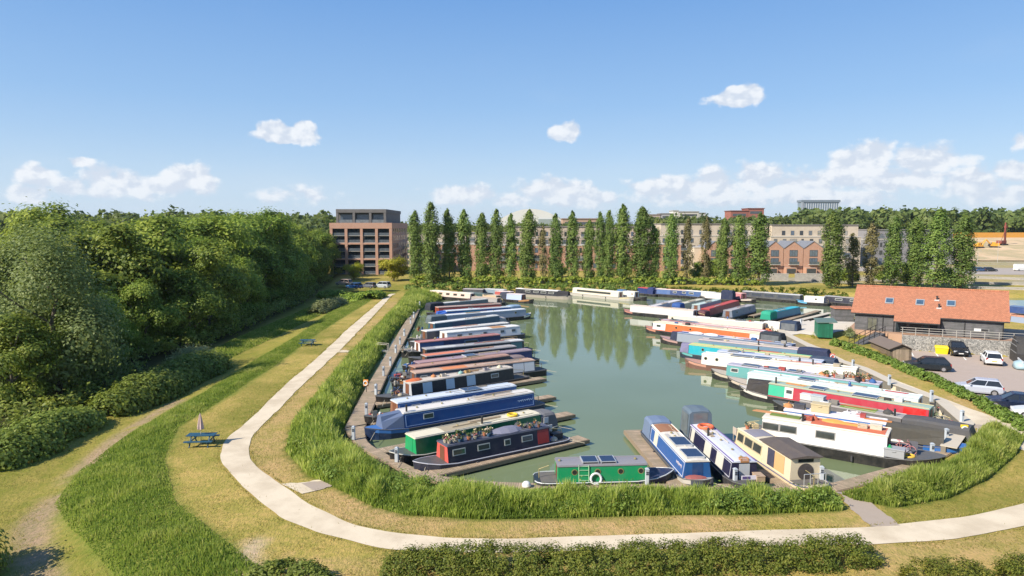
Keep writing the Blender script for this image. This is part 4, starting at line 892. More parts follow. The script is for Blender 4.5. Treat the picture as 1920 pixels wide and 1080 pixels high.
# boats lying on the jetties at the far right
nb('white narrowboat slanting away behind the grey-white one', (1228,575), (1278,563), bow='R', side=(.50,.50,.52), roof=(.62,.58,.57), fore=2.0, aft=1.5, ports=(.15,), vents=(), group='boats on the far right jetties')
nb('cream boat with a blue tarpaulin over its near end', (1283,570), (1322,561), bow='R', side=(.55,.46,.30), roof=(.6,.55,.42), fore=2.0, aft=2.0, canopy=(.015,.07,.26), cn=2.2, vents=(), group='boats on the far right jetties')
nb('pale green roofed boat between the blue tarpaulin and the red boat', (1312,572), (1352,562), bow='R', side=(.30,.36,.40), roof=(.50,.60,.55), fore=1.6, aft=1.4, vents=(), group='boats on the far right jetties')
nb('red narrowboat with bright red roof on the far right jetty', (1330,580), (1386,564), bow='R', side=(.36,.04,.05), roof=(.50,.07,.06), fore=1.4, aft=2.6, canopy=(.10,.03,.04), cn=2.4, cz=1.6, vents=(.5,), group='boats on the far right jetties')
nb('slate blue-grey narrowboat with pale roof and two blue portholes', (1372,583), (1416,572), bow='R', side=(.18,.21,.27), roof=(.40,.38,.38), fore=1.2, aft=1.8, ports=(.2,.75), vents=(), group='boats on the far right jetties')
nb('turquoise boat with a green canopy beside the far right jetty', (1456,585), (1500,576), bow='R', side=(.01,.20,.30), roof=(.03,.42,.52), fore=.8, aft=3.0, canopy=(.01,.28,.18), cn=2.6, vents=(), group='boats on the far right jetties')
# right row, far to near
nb('grey-white narrowboat with an orange bow flag, farthest in the right row', (1182,573), (1300,583), side=(.56,.54,.53), roof=(.55,.46,.42), fore=1.9, aft=2.0, panels=((.14,.34,(.68,.66,.65)),(.40,.55,(.68,.66,.65))), bowc=(.45,.20,.16), vents=(), group=RR)
nb('long white-roofed narrowboat second in the right row', (1253,591), (1430,607), side=(.58,.52,.45), roof=(.72,.69,.64), fore=2.0, aft=1.5, vents=(.3,.45,.7), ports=(.05,), solar=((.72,.82),), group=RR)
nb('white cruiser with a dark navy windscreen hood at the quay corner', (1432,604), (1462,607), bow='L', side=(.66,.62,.55), roof=(.66,.64,.60), fore=3.0, aft=1.4, canopy=(.012,.03,.07), cn=2.6, cz=2.2, cwin=True, vents=(), group=RR)
nb('grey narrowboat with black solar panels and a red stripe', (1240,600), (1430,622), side=(.40,.36,.36), roof=(.44,.42,.44), fore=2.2, aft=2.0, solar=((.08,.2),(.22,.34)), roofpatch=((.4,1.,(.66,.60,.60)),), rail=(.40,.05,.08), vents=(.6,.8), group=RR)
nb('bright orange narrowboat with white end panels and black canopy', (1225,604), (1424,627), side=(.72,.13,.035), roof=(.66,.56,.44), fore=1.9, aft=1.2, panels=((.0,.13,(.68,.66,.68)),(.92,1.,(.68,.66,.68))), wins=((.06,.8),), ports=(.24,.38), bowc=(.5,.22,.15), canopy=(.012,.02,.032), cn=3.0, cz=2.1, rail=(.70,.62,.45), vents=(.4,.7), cwin=True, group=RR)
nb('grey sided narrowboat with a dark navy roof, right row', (1270,624), (1484,648), side=(.24,.27,.32), roof=(.05,.09,.20), fore=3.0, aft=1.0, cratch=(.012,.02,.05), cl=1.1, bowc=(.42,.26,.24), endc=(.03,.13,.32), vents=(.3,.5,.7), rail=(.45,.5,.6), roofpatch=((.42,.6,(.5,.5,.52)),), group=RR)
nb('narrowboat with grey-brown roof and a navy canopy at the quay', (1310,637), (1495,656), side=(.12,.2,.28), roof=(.42,.36,.35), fore=1.8, aft=1.2, canopy=(.014,.024,.07), cn=3.4, cz=2.0, vents=(.3,.6), chim=.62, group=RR)
nb('turquoise narrowboat with a yellow and green edged roof', (1292,646), (1516,672), side=(.01,.33,.40), roof=(.62,.52,.22), fore=1.6, aft=2.0, cratch=(.16,.15,.25), cl=1.2, bowc=(.12,.36,.36), ports=(.13,.5,.8), rail=(.10,.40,.25), canopy=(.03,.05,.09), cn=2.8, cz=1.9, chim=.6, vents=(.2,.4,.8), hull=(.02,.03,.05), group=RR)
nb('narrowboat with pale slate-blue roof beside the turquoise one', (1345,659), (1540,680), side=(.25,.3,.38), roof=(.42,.47,.58), fore=1.6, aft=2.4, vents=(.2,.5,.7), solar=((.1,.2),), rail=(.5,.5,.55), group=RR)
nb('white narrowboat with black portholes and a rusty pink bow', (1316,664), (1605,694), side=(.70,.66,.60), roof=(.66,.62,.54), fore=2.2, aft=1.2, ports=(.03,.11), bowc=(.50,.26,.19), hull=(.16,.08,.06), solar=((.2,.34),(.36,.46)), chim=.74, vents=(.5,.6,.9), group=RR)
nb('blue-green narrowboat crammed with solar panels and plants', (1363,684), (1648,722), side=(.14,.34,.34), roof=(.36,.35,.42), fore=2.0, aft=1.0, bowc=(.48,.42,.33), solar=((.1,.22),(.26,.38),(.42,.52)), wins=((.06,.8),), ports=(.18,), vents=(.6,), panels=((.0,.16,(.10,.30,.29)),), group=RR)
nb('pale aqua narrowboat with a big white front panel and long pale roof', (1402,700), (1722,748), side=(.50,.60,.60), roof=(.56,.64,.66), fore=2.4, aft=1.0, bowc=(.5,.42,.34), endc=(.70,.72,.70), rail=(.66,.70,.70), solar=((.32,.42),), vents=(.2,.5,.55,.8), roofpatch=((.5,1.,(.60,.68,.74)),), group=RR)
nb('narrowboat with green front and long crimson side, right row', (1442,719), (1742,768), side=(.40,.035,.055), roof=(.30,.40,.33), fore=3.2, aft=1.6, panels=((.0,.115,(.04,.40,.24)),(.115,.175,(.70,.70,.62)),(.86,.985,(.60,.012,.010))), wins=((.147,.62),), cratch=(.030,.026,.026), cl=2.2, bowc=(.6,.55,.5), rail=(.50,.42,.25), chim=.04, solar=((.27,.37),(.55,.70)), vents=(.2,.45), endc=(.06,.32,.2), group=RR)
nb('low dark work boat covered in clutter beside the crimson narrowboat', (1500,752), (1690,785), side=(.12,.11,.11), roof=(.30,.28,.27), fore=2.6, aft=1.0, zr=1.35, roofpatch=((.40,.75,(.16,.24,.03)),), vents=(), chim=.93, canopy=(.07,.07,.075), cn=4.6, cz=1.5, hz=.5, group=RR)
nb('blue narrowboat with white framed windows and an olive canopy', (1470,769), (1660,796), bow='R', side=(.09,.19,.42), roof=(.66,.62,.66), fore=5.6, aft=1.4, wins=((.10,1.0),(.46,1.4),(.85,1.5)), wf=(.72,.70,.74), wh=.36, panels=((.56,.74,(.03,.17,.50)),), cratch=(.060,.055,.045), cl=3.6, bowc=(.02,.13,.42), vents=(.2,.6,.75), hull=(.012,.03,.09), rail=(.66,.64,.66), group=RR)
nb('large white wide-beam with black hull and rust-red roof patch', (1430,783), (1664,819), bow='R', side=(.72,.71,.68), roof=(.62,.56,.47), beam=3.1, zr=2.05, hz=.72, fore=3.3, aft=1.6, wins=((.075,1.2),(.225,1.2),(.53,1.3)), wf=(.30,.28,.26), wh=.55, roofpatch=((.02,.6,(.52,.13,.06)),), vents=(), chim=.33, endc=(.05,.05,.06), deckc=(.14,.12,.10), group=RR, name='wide_beam_boat')
# end-on boats at the near pontoon (roof centre line, far to near)
nb('royal blue and white narrowboat, bow to the near jetty, wood slats on its roof', (1241,797), (1308,865), bow='R', centre=True, side=(.02,.09,.30), roof=(.66,.60,.52), fore=1.1, aft=2.6, line=(.62,.64,.68), panels=((.13,.24,(.62,.58,.48)),), roofpatch=((.76,1.,(.30,.13,.06)),), solar=((.44,.66),(.76,.96)), vents=(.3,.4), canopy=(.13,.18,.28), cn=2.0, cz=1.95, endc=(.012,.09,.27), doors=(.01,.05,.16), hull=(.05,.06,.08), bowc=(.42,.40,.36), group='boats moored end-on at the near pontoon')
nb('navy narrowboat with lilac-white roof, cream panels and life ring, end-on', (1314,797), (1396,866), bow='R', centre=True, side=(.018,.018,.05), roof=(.58,.60,.68), fore=2.0, aft=2.4, line=(.55,.55,.6), panels=((.05,.13,(.6,.58,.5)),(.40,.55,(.62,.60,.52)),(.68,.83,(.62,.60,.52))), wins=(), rail=(.14,.09,.26), canopy=(.10,.14,.18), cn=2.0, cz=2.75, cwin=True, chim=.35, vents=(.3,.5,.75,.93), doors=(.42,.44,.46), hull=(.035,.035,.04), group='boats moored end-on at the near pontoon')
B_ = ALLB[-1]; q = MB(); q.box(B_['x1']+.9, B_['x1']+.94, -.55, .55, .98, 1.22); o_ = q.build('name_board', paint((.66,.62,.68), .5, .1), B_['root'])
q = MB(); q.box(B_['x1']+.942, B_['x1']+.95, -.5, -.02, 1.02, 1.18); q.build('lettering', paint((.10,.07,.20), .5, .1), o_)
cc = nb('cream cabin cruiser with big rounded windows and a dark wheelhouse roof, end-on', (1404,803), (1455,833), bow='L', centre=True, beam=2.35, side=(.68,.56,.36), roof=(.60,.52,.38), fore=1.0, aft=4.6, wins=((.17,.9),(.48,1.1),(.80,1.1)), wf=(.42,.36,.24), wh=.62, roofpatch=((.15,.6,(.22,.21,.25)),), vents=(), hull=(.60,.50,.34), strake=(.10,.11,.2), group='boats moored end-on at the near pontoon', name='cabin_cruiser')
_x = ALLB[-1]['x0']; q = MB(); q.loft([[(x,-1.02,.63),(x,-.94,2.0),(x,.94,2.0),(x,1.02,.63)] for x in (_x-3.4, _x-.05)]); q.build('wheelhouse', paint((.66,.56,.40), .5, .25), cc)
q = MB(); q.loft([[(x,-1.06,z),(x,-1.06,z+.06),(x,0,z+.17),(x,1.06,z+.06),(x,1.06,z)] for x, z in ((_x-3.55,1.98),(_x+.25,2.02))]); q.build('wheelhouse_roof', paint((.105,.082,.07), .8, .4), cc)
for s in (-1, 1):
    q = MB(); q.loft([[(x,s*1.026,.75),(x,s*.962,1.85),(x,s*.975,1.85),(x,s*1.04,.75)] for x in (_x-1.55,_x-.75)]); q.build('side_door', paint((.05,.05,.085), .6), cc)
    q = MB(); q.loft([[(x,s*1.026,.75),(x,s*.962,1.85),(x,s*.975,1.85),(x,s*1.04,.75)] for x in (_x-2.7,_x-1.58)]); q.build('side_curtain', paint((.62,.36,.16), .8), cc)
q = MB(); q.tube((_x-3.40,0,1.12), (_x-3.43,0,1.12), .52, n=20); q.build('round_opening', paint((.06,.05,.05), .8, .5), cc)
q = MB(); q.box(_x-3.43,_x-3.405,-.5,.5,1.72,1.92); q.build('rear_window', glass(), cc)
for y in (-.7,-.2,.3,.7): q = MB(); q.tube((_x-4.4,y,.62), (_x-4.4,y,1.35), .022, n=5); q.build('rail_post', M_alu, cc)
q = MB(); q.tube((_x-4.4,-.7,1.35), (_x-4.4,.7,1.35), .022, n=5); q.build('stern_rail', M_alu, cc)
nb('short bright green narrowboat with two solar panels at the near bank', (1047,875), (1213,871), bow='R', side=(.008,.23,.085), roof=(.23,.22,.24), zr=1.55, fore=1.9, aft=1.4, ports=(.18,.44,.70,.93), solar=((.28,.46),(.49,.66)), bowc=(.012,.02,.06), strake=(.55,.58,.58), vents=(.03,.9), hull=(.02,.03,.035), endc=(.01,.32,.12), group='boats moored end-on at the near pontoon')
# ------------------------------------------------------------------ boardwalks, jetties, posts
M_deck = wood((.40,.295,.20), .15, 0); M_beam = paint((.25,.185,.125), .85, .5); M_pile = paint((.10,.085,.06), .9, .5)
def boardwalk(label, L, Rr, z=.45, posts=6):
    A = P2(L, z); B = P2(Rr, z); o0 = (A[0]+B[0])/2; d = A[-1]-A[0]; rz = math.atan2(d[1], d[0]); ca, sa = math.cos(-rz), math.sin(-rz)
    loc = lambda p: ((p[0]-o0[0])*ca-(p[1]-o0[1])*sa, (p[0]-o0[0])*sa+(p[1]-o0[1])*ca)
    root = empty('boardwalk', (o0[0], o0[1], 0), rz, label, 'walkway')
    a = [loc(p) for p in resample(A, max(len(A)*3, 12))]; c = [loc(p) for p in resample(B, max(len(A)*3, 12))]
    b = MB(); b.loft([[(p[0],p[1],z-.12),(p[0],p[1],z),(q[0],q[1],z),(q[0],q[1],z-.12)] for p, q in zip(a, c)]); b.build('deck', M_deck, root)
    for e, s in ((a, 1), (c, -1)):
        b = MB()
        for p, q in zip(e[:-1], e[1:]): b.tube((p[0],p[1],z-.10), (q[0],q[1],z-.10), .09, n=4)
        b.build('edge_beam', M_beam, root)
    for k in np.linspace(1, len(c)-2, posts).astype(int):
        b = MB(); b.tube((c[k][0]*.85+a[k][0]*.15, c[k][1]*.85+a[k][1]*.15, -1.2), (c[k][0]*.85+a[k][0]*.15, c[k][1]*.85+a[k][1]*.15, z-.12), .11); b.build('pile', M_pile, root)
    return root
boardwalk('long timber boardwalk along the bank behind the left row of boats', [(648,801),(675,744),(704,700),(728,658),(754,612),(781,572)], [(685,795),(702,757),(735,681),(746,664),(773,610),(789,574)], posts=12)
boardwalk('short slanting boardwalk joining the long one to the near pontoon', [(648,803),(664,830),(700,853),(745,876),(778,894)], [(685,797),(683,828),(714,846),(745,862),(795,886)], z=.446, posts=5)
boardwalk('near pontoon walkway along the foot of the front bank', [(778,894),(830,906),(900,914),(1000,920),(1240,923),(1400,923),(1570,920)], [(797,886),(840,897),(900,903),(1000,906),(1240,907),(1400,907),(1562,905)], z=.452, posts=10)
boardwalk('curved paved pontoon edge in front of the white wide-beam', [(1570,920),(1625,908),(1672,892),(1724,880),(1782,852),(1822,810)], [(1562,905),(1615,891),(1662,877),(1712,867),(1764,843),(1802,803)], z=.448, posts=6)
def jetty(label, A, B, wd=1.05, z=.42, lab2=None):
    a, b_ = g(*A, z), g(*B, z); d = b_-a; L = d.length; rz = math.atan2(d.y, d.x)
    root = empty('jetty', (a.x, a.y, 0), rz, label, 'jetty', 'finger jetties between the boats')
    b = MB(); b.box(0, L, -wd/2, wd/2, z-.07, z); b.build('deck', M_deck, root)
    for s in (-1, 1): b = MB(); b.box(0, L+.02, s*wd/2-.05, s*wd/2+.05, z-.30, z-.035); b.build('edge_beam', M_beam, root)
    b = MB(); b.box(L+.022, L+.1, -wd/2-.05, wd/2+.05, z-.30, z-.03); b.build('end_beam', M_beam, root)
    for x in (L*.3, L*.65, L-.8):
        for s in (-1, 1): b = MB(); b.tube((x, s*wd*.38, -1.2), (x, s*wd*.38, z-.08), .10); b.build('pile', M_pile, root)
jetty('bare finger jetty in front of the dark navy flower boat', (799,889), (1093,820), 1.2)
jetty('finger jetty between the royal blue and green narrowboats', (708,846), (1069,774), 1.1)
jetty('finger jetty between the royal blue and pale blue narrowboats', (700,796), (1035,742), 1.0)
jetty('finger jetty between the pale blue and black shuttered narrowboats', (702,757), (1017,708), 1.1)
jetty('finger jetty beside the navy narrowboat with the white front panel', (750,656), (965,634), .9)
jetty('finger jetty left of the end-on royal blue boat', (1186,806), (1274,907), 1.3)
jetty('short plank jetty between the navy and cream end-on boats', (1437,880), (1479,908), 1.2)
jetty('far jetty beside the turquoise boat', (1466,602), (1534,582), 1.0)
jetty('far jetty between the slate blue and turquoise boats', (1408,592), (1436,585), 1.0)
gw = empty('gangway', (*g(706,657,.5)[:2], 0), 0, 'little pale gangway from the reed bank to the long boardwalk', 'gangway'); pa, pb = g(706,657,.6), g(728,660,.46); d_ = pb-pa
b = MB(); w0 = Vector((0,.5,0)); b.add([Vector((0,0,.6))-w0, Vector((0,0,.6))+w0, Vector((d_.x,d_.y,.47))+w0, Vector((d_.x,d_.y,.47))-w0, Vector((0,0,.5))-w0, Vector((0,0,.5))+w0, Vector((d_.x,d_.y,.37))+w0, Vector((d_.x,d_.y,.37))-w0], [(3,2,1,0),(4,5,6,7),(0,1,5,4),(1,2,6,5),(2,3,7,6),(3,0,4,7)]); b.build('deck', wood((.42,.36,.28), .15, 0), gw)
for s in (-.48, .48):
    b = MB(); b.tube((.05, s, .5), (.05, s, 1.4), .035); b.tube((d_.x, s+d_.y, .4), (d_.x, s+d_.y, 1.35), .035); b.tube((.05, s, 1.4), (d_.x, s+d_.y, 1.35), .03); b.build('handrail', paint((.5,.45,.38), .6), gw)
M_post = paint((.50,.54,.58), .5, .25); M_postd = paint((.06,.07,.09), .4)
def service_post(label, px, py, z=.46, first=[None], h=1.0):
    p = g(px, py, z)
    if first[0] is None:
        root = empty('service_post', (0,0,0), 0, label, 'bollard', 'grey service posts by the moorings')
        b = MB(); b.box(-.11,.11,-.11,.11,0,.92); b.build('post', M_post, root, bevel=.015)
        b = MB(); b.loft([[(-.125,-.125,.922),(.125,-.125,.922),(.125,.125,.922),(-.125,.125,.922)],[(-.125,-.125,.96),(.125,-.125,.96),(.125,.125,.96),(-.125,.125,.96)],[(-.05,-.05,1.03),(.05,-.05,1.03),(.05,.05,1.03),(-.05,.05,1.03)]]); b.build('cap', paint((.36,.40,.44), .5), root)
        for zz in (.62,.74): b = MB(); b.box(-.075,.075,-.128,-.112,zz,zz+.09); b.build('socket', M_postd, root)
        first[0] = root; o = root
    else: o = copy_tree(first[0])
    o.location = p; o.rotation_euler = (0,0,random.uniform(-.25,.25)); o['label'] = label; return o
for lab, x, y, z in [('grey service post at the corner where the two left boardwalks meet',663,824,.46),('grey service post in front of the green narrowboat',744,866,.46),('grey service post by the bow of the royal blue narrowboat',687,778,.46),('grey service post by the bow of the black shuttered narrowboat',705,740,.46),
    ('grey service post on the boardwalk, fourth counted from its near corner',719,705,.46),('grey service post on the boardwalk, fifth counted from its near corner',732,686,.46),('grey service post on the boardwalk beside the little gangway',742,662,.46),('grey service post beside the navy boat with a white front panel',750,646,.46),('grey service post beside the white wide-beam boat with square windows',758,630,.46),('grey service post on the boardwalk, third from its far end',770,607,.46),('grey service post on the boardwalk, second from its far end',776,596,.46),('grey service post at the far end of the long boardwalk',787,575,.46),
    ('grey service post in front of the short bright green narrowboat',1213,908,.46),('grey service post in front of the end-on navy boat',1378,908,.46),('grey service post right of the end-on cream cruiser',1540,904,.46),('grey service post at the bow of the white wide-beam',1747,858,.46),('grey service post beside the bow of the blue boat with an olive canopy',1774,829,.46),('grey service post where the gravel walk meets the tall grass',1803,793,.8),('grey service post on the gravel walk by the crimson narrowboat',1746,753,.85),('grey service post on the gravel walk by the solar panel boat with plants',1667,722,.85),('grey service post on the gravel walk near the tented turquoise boat',1599,692,.85),('grey service post on the quay, nearest to the white cruiser',1475,618,.85),('grey service post on the quay between the white cruiser and the far jetty',1502,610,.85)]:
    service_post(lab, x, y, z)
def ring_post(label, px, py, c, z=.46, h=1.15):
    p = g(px, py, z); root = empty('life_ring_post', p, -.2, label, 'life ring', 'life ring posts')
    b = MB(); b.tube((0,0,0), (0,0,h), .04); b.build('post', M_pile, root)
    b = MB(); b.cbox((0,-.06,h*.5), .5, .14, .62); b.build('housing', paint(c, .5), root, bevel=.04)
    b = MB(); b.torus((0,-.16,h*.5+.3), .2, .05, 'y', 14, 6); b.build('ring', paint((.7,.7,.68), .6), root)
ring_post('orange life ring post beside the boardwalk near the black shuttered boat', 687, 735, (.75,.25,.03))
ring_post('yellow life ring post at the tall grass by the curved pontoon', 1806, 826, (.80,.52,.02))
ring_post('red life ring post on the gravel walk near the tented turquoise boat', 1560, 683, (.6,.12,.08), .85)
# picnic tables and parasol
def picnic(label, px, py, rz):
    root = empty('picnic_table', g(px, py, .8), rz, label, 'picnic table', 'blue picnic tables on the grass'); M = paint((.015,.075,.13), .5, .25)
    for k in range(5): b = MB(); y = -.30+.15*k; b.box(-.95,.95,y-.065,y+.065,.72,.765); b.build('top_plank', M, root)
    for s in (-1, 1): b = MB(); b.box(-.95,.95,s*.72-.14,s*.72+.14,.42,.465); b.build('seat', M, root)
    for x in (-.62,.62):
        for s in (-1, 1): b = MB(); b.tube((x, s*.22, .72), (x, s*.70, 0), .05, n=4); b.build('leg', M, root)
        b = MB(); b.box(x-.035,x+.035,-.84,.84,.36,.418); b.build('crossbar', M, root)
    return root
picnic('blue picnic table beside the bend of the pale path, with a closed parasol', 379, 834, .07)
picnic('blue picnic table farther up the path, alone on the grass bank', 577, 648, .05)
pr_ = empty('parasol', (g(379,834,.8)+Vector((-.08,.05,0))), 0, 'closed pinkish parasol standing through the near picnic table', 'parasol')
b = MB(); b.tube((0,0,.02), (0,0,2.25), .022); b.build('pole', paint((.5,.42,.3), .5), pr_)
b = MB(); rings = []
for z, r in ((1.12,.20),(1.3,.19),(1.7,.13),(2.1,.06),(2.22,.02)):
    rings.append([(r*(1+.22*math.cos(6*a))*math.cos(a), r*(1+.22*math.cos(6*a))*math.sin(a), z) for a in [2*math.pi*i/24 for i in range(24)]])
b.loft(rings); b.build('folded_canopy', paint((.50,.36,.33), .85, .3), pr_)

# ------------------------------------------------------------------ things lying on the boats
def onboat(i, f, y, z=None):
    B = ALLB[i]; x = B['fr'](f); zz = (B['zr']+.09) if z is None else z
    c, s = math.cos(B['rz']), math.sin(B['rz']); yy = y*B['near']
    return Vector((B['mid'].x+x*c-yy*s, B['mid'].y+x*s+yy*c, zz)), B['rz']
BIX = {B['root']['label']: k for k, B in enumerate(ALLB)}
def bi(s): return next(k for l, k in BIX.items() if s in l)
POTC = [(.45,.16,.08),(.30,.12,.07),(.08,.08,.09),(.5,.42,.3),(.05,.12,.2)]
FLOW = [(.50,.42,.25),(.42,.26,.18),(.5,.42,.32),(.36,.12,.12),(.35,.26,.2),(.12,.14,.04)]
_cl = {}
def pot(kind):
    b = MB(); r = random.Random(kind)
    b.loft([[(q*math.cos(a), q*math.sin(a), z) for a in [math.pi*2*i/8 for i in range(8)]] for z, q in ((0,.10),(.22,.15))])
    b.m = 1
    for k in range(26):
        a = r.random()*6.28; q = r.random()*.2; z = .2+r.random()*.26; s = .07; c = Vector((math.cos(a)*q, math.sin(a)*q, z)); n = Vector((r.uniform(-1,1), r.uniform(-1,1), .6)).normalized(); t1 = n.orthogonal().normalized()*s; t2 = n.cross(t1)
        b.m = 1 if k % 3 else 2; b.add([c-t1, c-t2, c+t1, c+t2], [(0,1,2,3)])
    return b, [paint(POTC[kind % 5], .8), paint((.09,.13,.03), .8), paint(FLOW[kind % 6], .8)]
def drop(kind, loc, rz, label, cat, group, c=(.3,.3,.3), s=1.0):
    """one loose thing, built the first time and copied after"""
    key = (kind, c if not kind.startswith('pot') else None)
    if key not in _cl:
        b = MB()
        if kind.startswith('pot'): b, ms = pot(int(kind[3:])); o = b.build('flower_pot', ms)
        elif kind == 'crate':
            b.box(-.3,.3,-.2,.2,0,.05)
            for z in (.05,.17):
                b.box(-.3,.3,-.2,-.17,z+.02,z+.1); b.box(-.3,.3,.17,.2,z+.02,z+.1); b.box(-.3,-.27,-.168,.168,z+.02,z+.1); b.box(.27,.3,-.168,.168,z+.02,z+.1)
            o = b.build('crate', paint(c, .8, .4))
        elif kind == 'bag': b.dome((0,0,0), .32, .26, .26, 9, 4); b.tube((0,0,.22), (.05,.03,.36), .05, .02); o = b.build('sack', paint(c, .85, .4, bump=.6), smooth=True)
        elif kind == 'tarp':
            b.loft([[(x, -.45*k, 0), (x, -.36*k, .10*k), (x, -.12*k, .20*k), (x, .03*k, .13*k), (x, .2*k, .19*k), (x, .36*k, .08*k), (x, .46*k, 0)] for x, k in ((-.9,.5),(-.5,.95),(0,1.05),(.45,.85),(.9,.4))]); o = b.build('tarpaulin', paint(c, .7, .3, bump=.7))
        elif kind == 'planks':
            for k in range(5): b.box(-1.2+.05*k,1.2-.08*(k%3),-.24+.1*k-.04,-.24+.1*k+.04,0,.05+.03*(k%2))
            o = b.build('plank_bundle', paint(c, .85, .4))
        elif kind == 'box':
            b.box(-.4,.4,-.28,.28,0,.34); b.box(-.42,.42,-.30,.30,.342,.40); b.box(-.08,.08,-.31,-.285,.26,.33); o = b.build('storage_box', paint(c, .6, .3), bevel=.02)
        elif kind == 'bottle':
            b.tube((0,0,0), (0,0,.46), .15, n=10); b.dome((0,0,.46), .15, .15, .09, 10, 3); b.tube((0,0,.54), (0,0,.64), .05, n=6); o = b.build('gas_bottle', paint(c, .4))
        elif kind == 'ring': b.torus((0,0,.07), .32, .075, 'z', 18, 8); o = b.build('life_ring', paint(c, .5), smooth=True)
        elif kind == 'bike':
            for x in (-.52,.52): b.torus((x,0,.33), .31, .022, 'y', 16, 5)
            for p, q in (((-.52,0,.33),(-.1,0,.33)),((-.1,0,.33),(.38,0,.78)),((-.18,0,.82),(.36,0,.76)),((-.1,0,.33),(-.2,0,.9)),((-.52,0,.33),(-.18,0,.78)),((.52,0,.33),(.36,0,.95)),((.30,-.25,.98),(.30,.25,.98))): b.tube(p, q, .02, n=5)
            b.cbox((-.2,0,.9), .22, .1, .05); o = b.build('bicycle', paint(c, .4))
        elif kind == 'chair':
            b.box(-.24,.24,-.24,.24,.40,.44); b.box(-.24,.24,.22,.26,.44,.9)
            for x in (-.22,.22):
                for y in (-.22,.22): b.tube((x,y,0), (x,y,.4), .02, n=4)
            o = b.build('garden_chair', paint(c, .6))
        elif kind == 'turf': b.box(-1.1,1.1,-.35,.35,0,.05); b.box(-1.08,1.08,-.33,.33,.052,.075); o = b.build('green_mat', paint(c, .9, .4, bump=.8))
        _cl[key] = o
    else: o = _cl[key].copy(); col.objects.link(o)
    o.location = loc; o.rotation_euler = (0, 0, rz); o.scale = (s, s, s); tag(o, label, cat, group); return o
rr = random.Random(11)
k = bi('dark navy narrowboat'); GF = 'flower pots on the dark navy narrowboat'
for q in range(26):
    f = .02+.46*q/20 if q < 20 else .74+.24*(q-20)/6
    p, rz = onboat(k, f+rr.uniform(-.01,.01), rr.uniform(-.5,.6)); drop('pot%d' % rr.randrange(6), p, rr.random()*6, 'flower pot crowded on the roof of the dark navy narrowboat', 'flower pot', GF, s=rr.uniform(.65,1.05))
for q in range(16):
    p, rz = onboat(k, rr.choice([.1,.22,.3,.4,.45,.8])+rr.uniform(-.04,.04), rr.uniform(-.5,.4)); drop('bag', p, rr.random()*6, 'dark or pale sack among the flower pots of the navy narrowboat', 'sack', 'sacks on the dark navy narrowboat', rr.choice([(.05,.05,.06),(.45,.38,.28),(.12,.13,.17)]), s=rr.uniform(.7,1.1))
p, rz = onboat(k, .60, .0); drop('tarp', p, rz, 'slate grey tarpaulin on the roof of the dark navy narrowboat', 'tarpaulin', None, (.20,.20,.26), 1.35)
p, rz = onboat(k, 1.045, .2, .70); drop('tarp', p, rz+.4, 'bright blue tarpaulin on the stern of the dark navy narrowboat', 'tarpaulin', None, (.02,.10,.42), .95)
p, rz = onboat(k, 1.08, -.4, .68); drop('chair', p, rz, 'white chair on the stern of the dark navy narrowboat', 'chair', None, (.65,.62,.58))
p, rz = onboat(k, 1.115, .3, .68); drop('box', p, rz, 'black box at the stern end of the dark navy narrowboat', 'box', None, (.02,.02,.025))
p, rz = onboat(k, 1.06, .6, .68); drop('bag', p, rz, 'beige sack on the stern of the dark navy narrowboat', 'sack', None, (.5,.42,.32))
k = bi('green narrowboat with cream roof'); p, rz = onboat(k, .80, .05); drop('ring', p, rz, 'bright yellow ring on the cream roof of the green narrowboat', 'ring', None, (.75,.48,.02), 1.1)
p, rz = onboat(k, 1.04, .7, .68); drop('chair', p, rz, 'white folding chair at the stern of the green narrowboat', 'chair', None, (.62,.6,.6), .9)
p, rz = onboat(k, 1.08, .3, .68); drop('bike', p, rz+.4, 'bicycle leaning at the stern of the green narrowboat', 'bicycle', None, (.25,.27,.35), .9)
k = bi('black narrowboat with pale blue shutters')
for q, (f, c, kd) in enumerate([(.06,(.65,.16,.05),'tarp'),(.25,(.60,.22,.08),'bag'),(.33,(.5,.45,.38),'crate'),(.50,(.24,.42,.38),'bag'),(.56,(.45,.28,.10),'crate'),(.60,(.40,.22,.10),'planks'),(.74,(.35,.32,.34),'crate'),(.9,(.6,.55,.4),'bag')]):
    p, rz = onboat(k, f, rr.uniform(-.3,.3)); drop(kd, p, rz, ['orange tarpaulin at the front end of the black shuttered boat\'s roof','orange sack on the black shuttered boat','pale crate on the black shuttered boat','mint green sack on the black shuttered boat','brown crate on the black shuttered boat','brown planks on the black shuttered boat','grey crate on the black shuttered boat','cream sack near the right end of the black shuttered boat'][q], ['tarpaulin','sack','crate','sack','crate','planks','crate','sack'][q], None, c, .9)
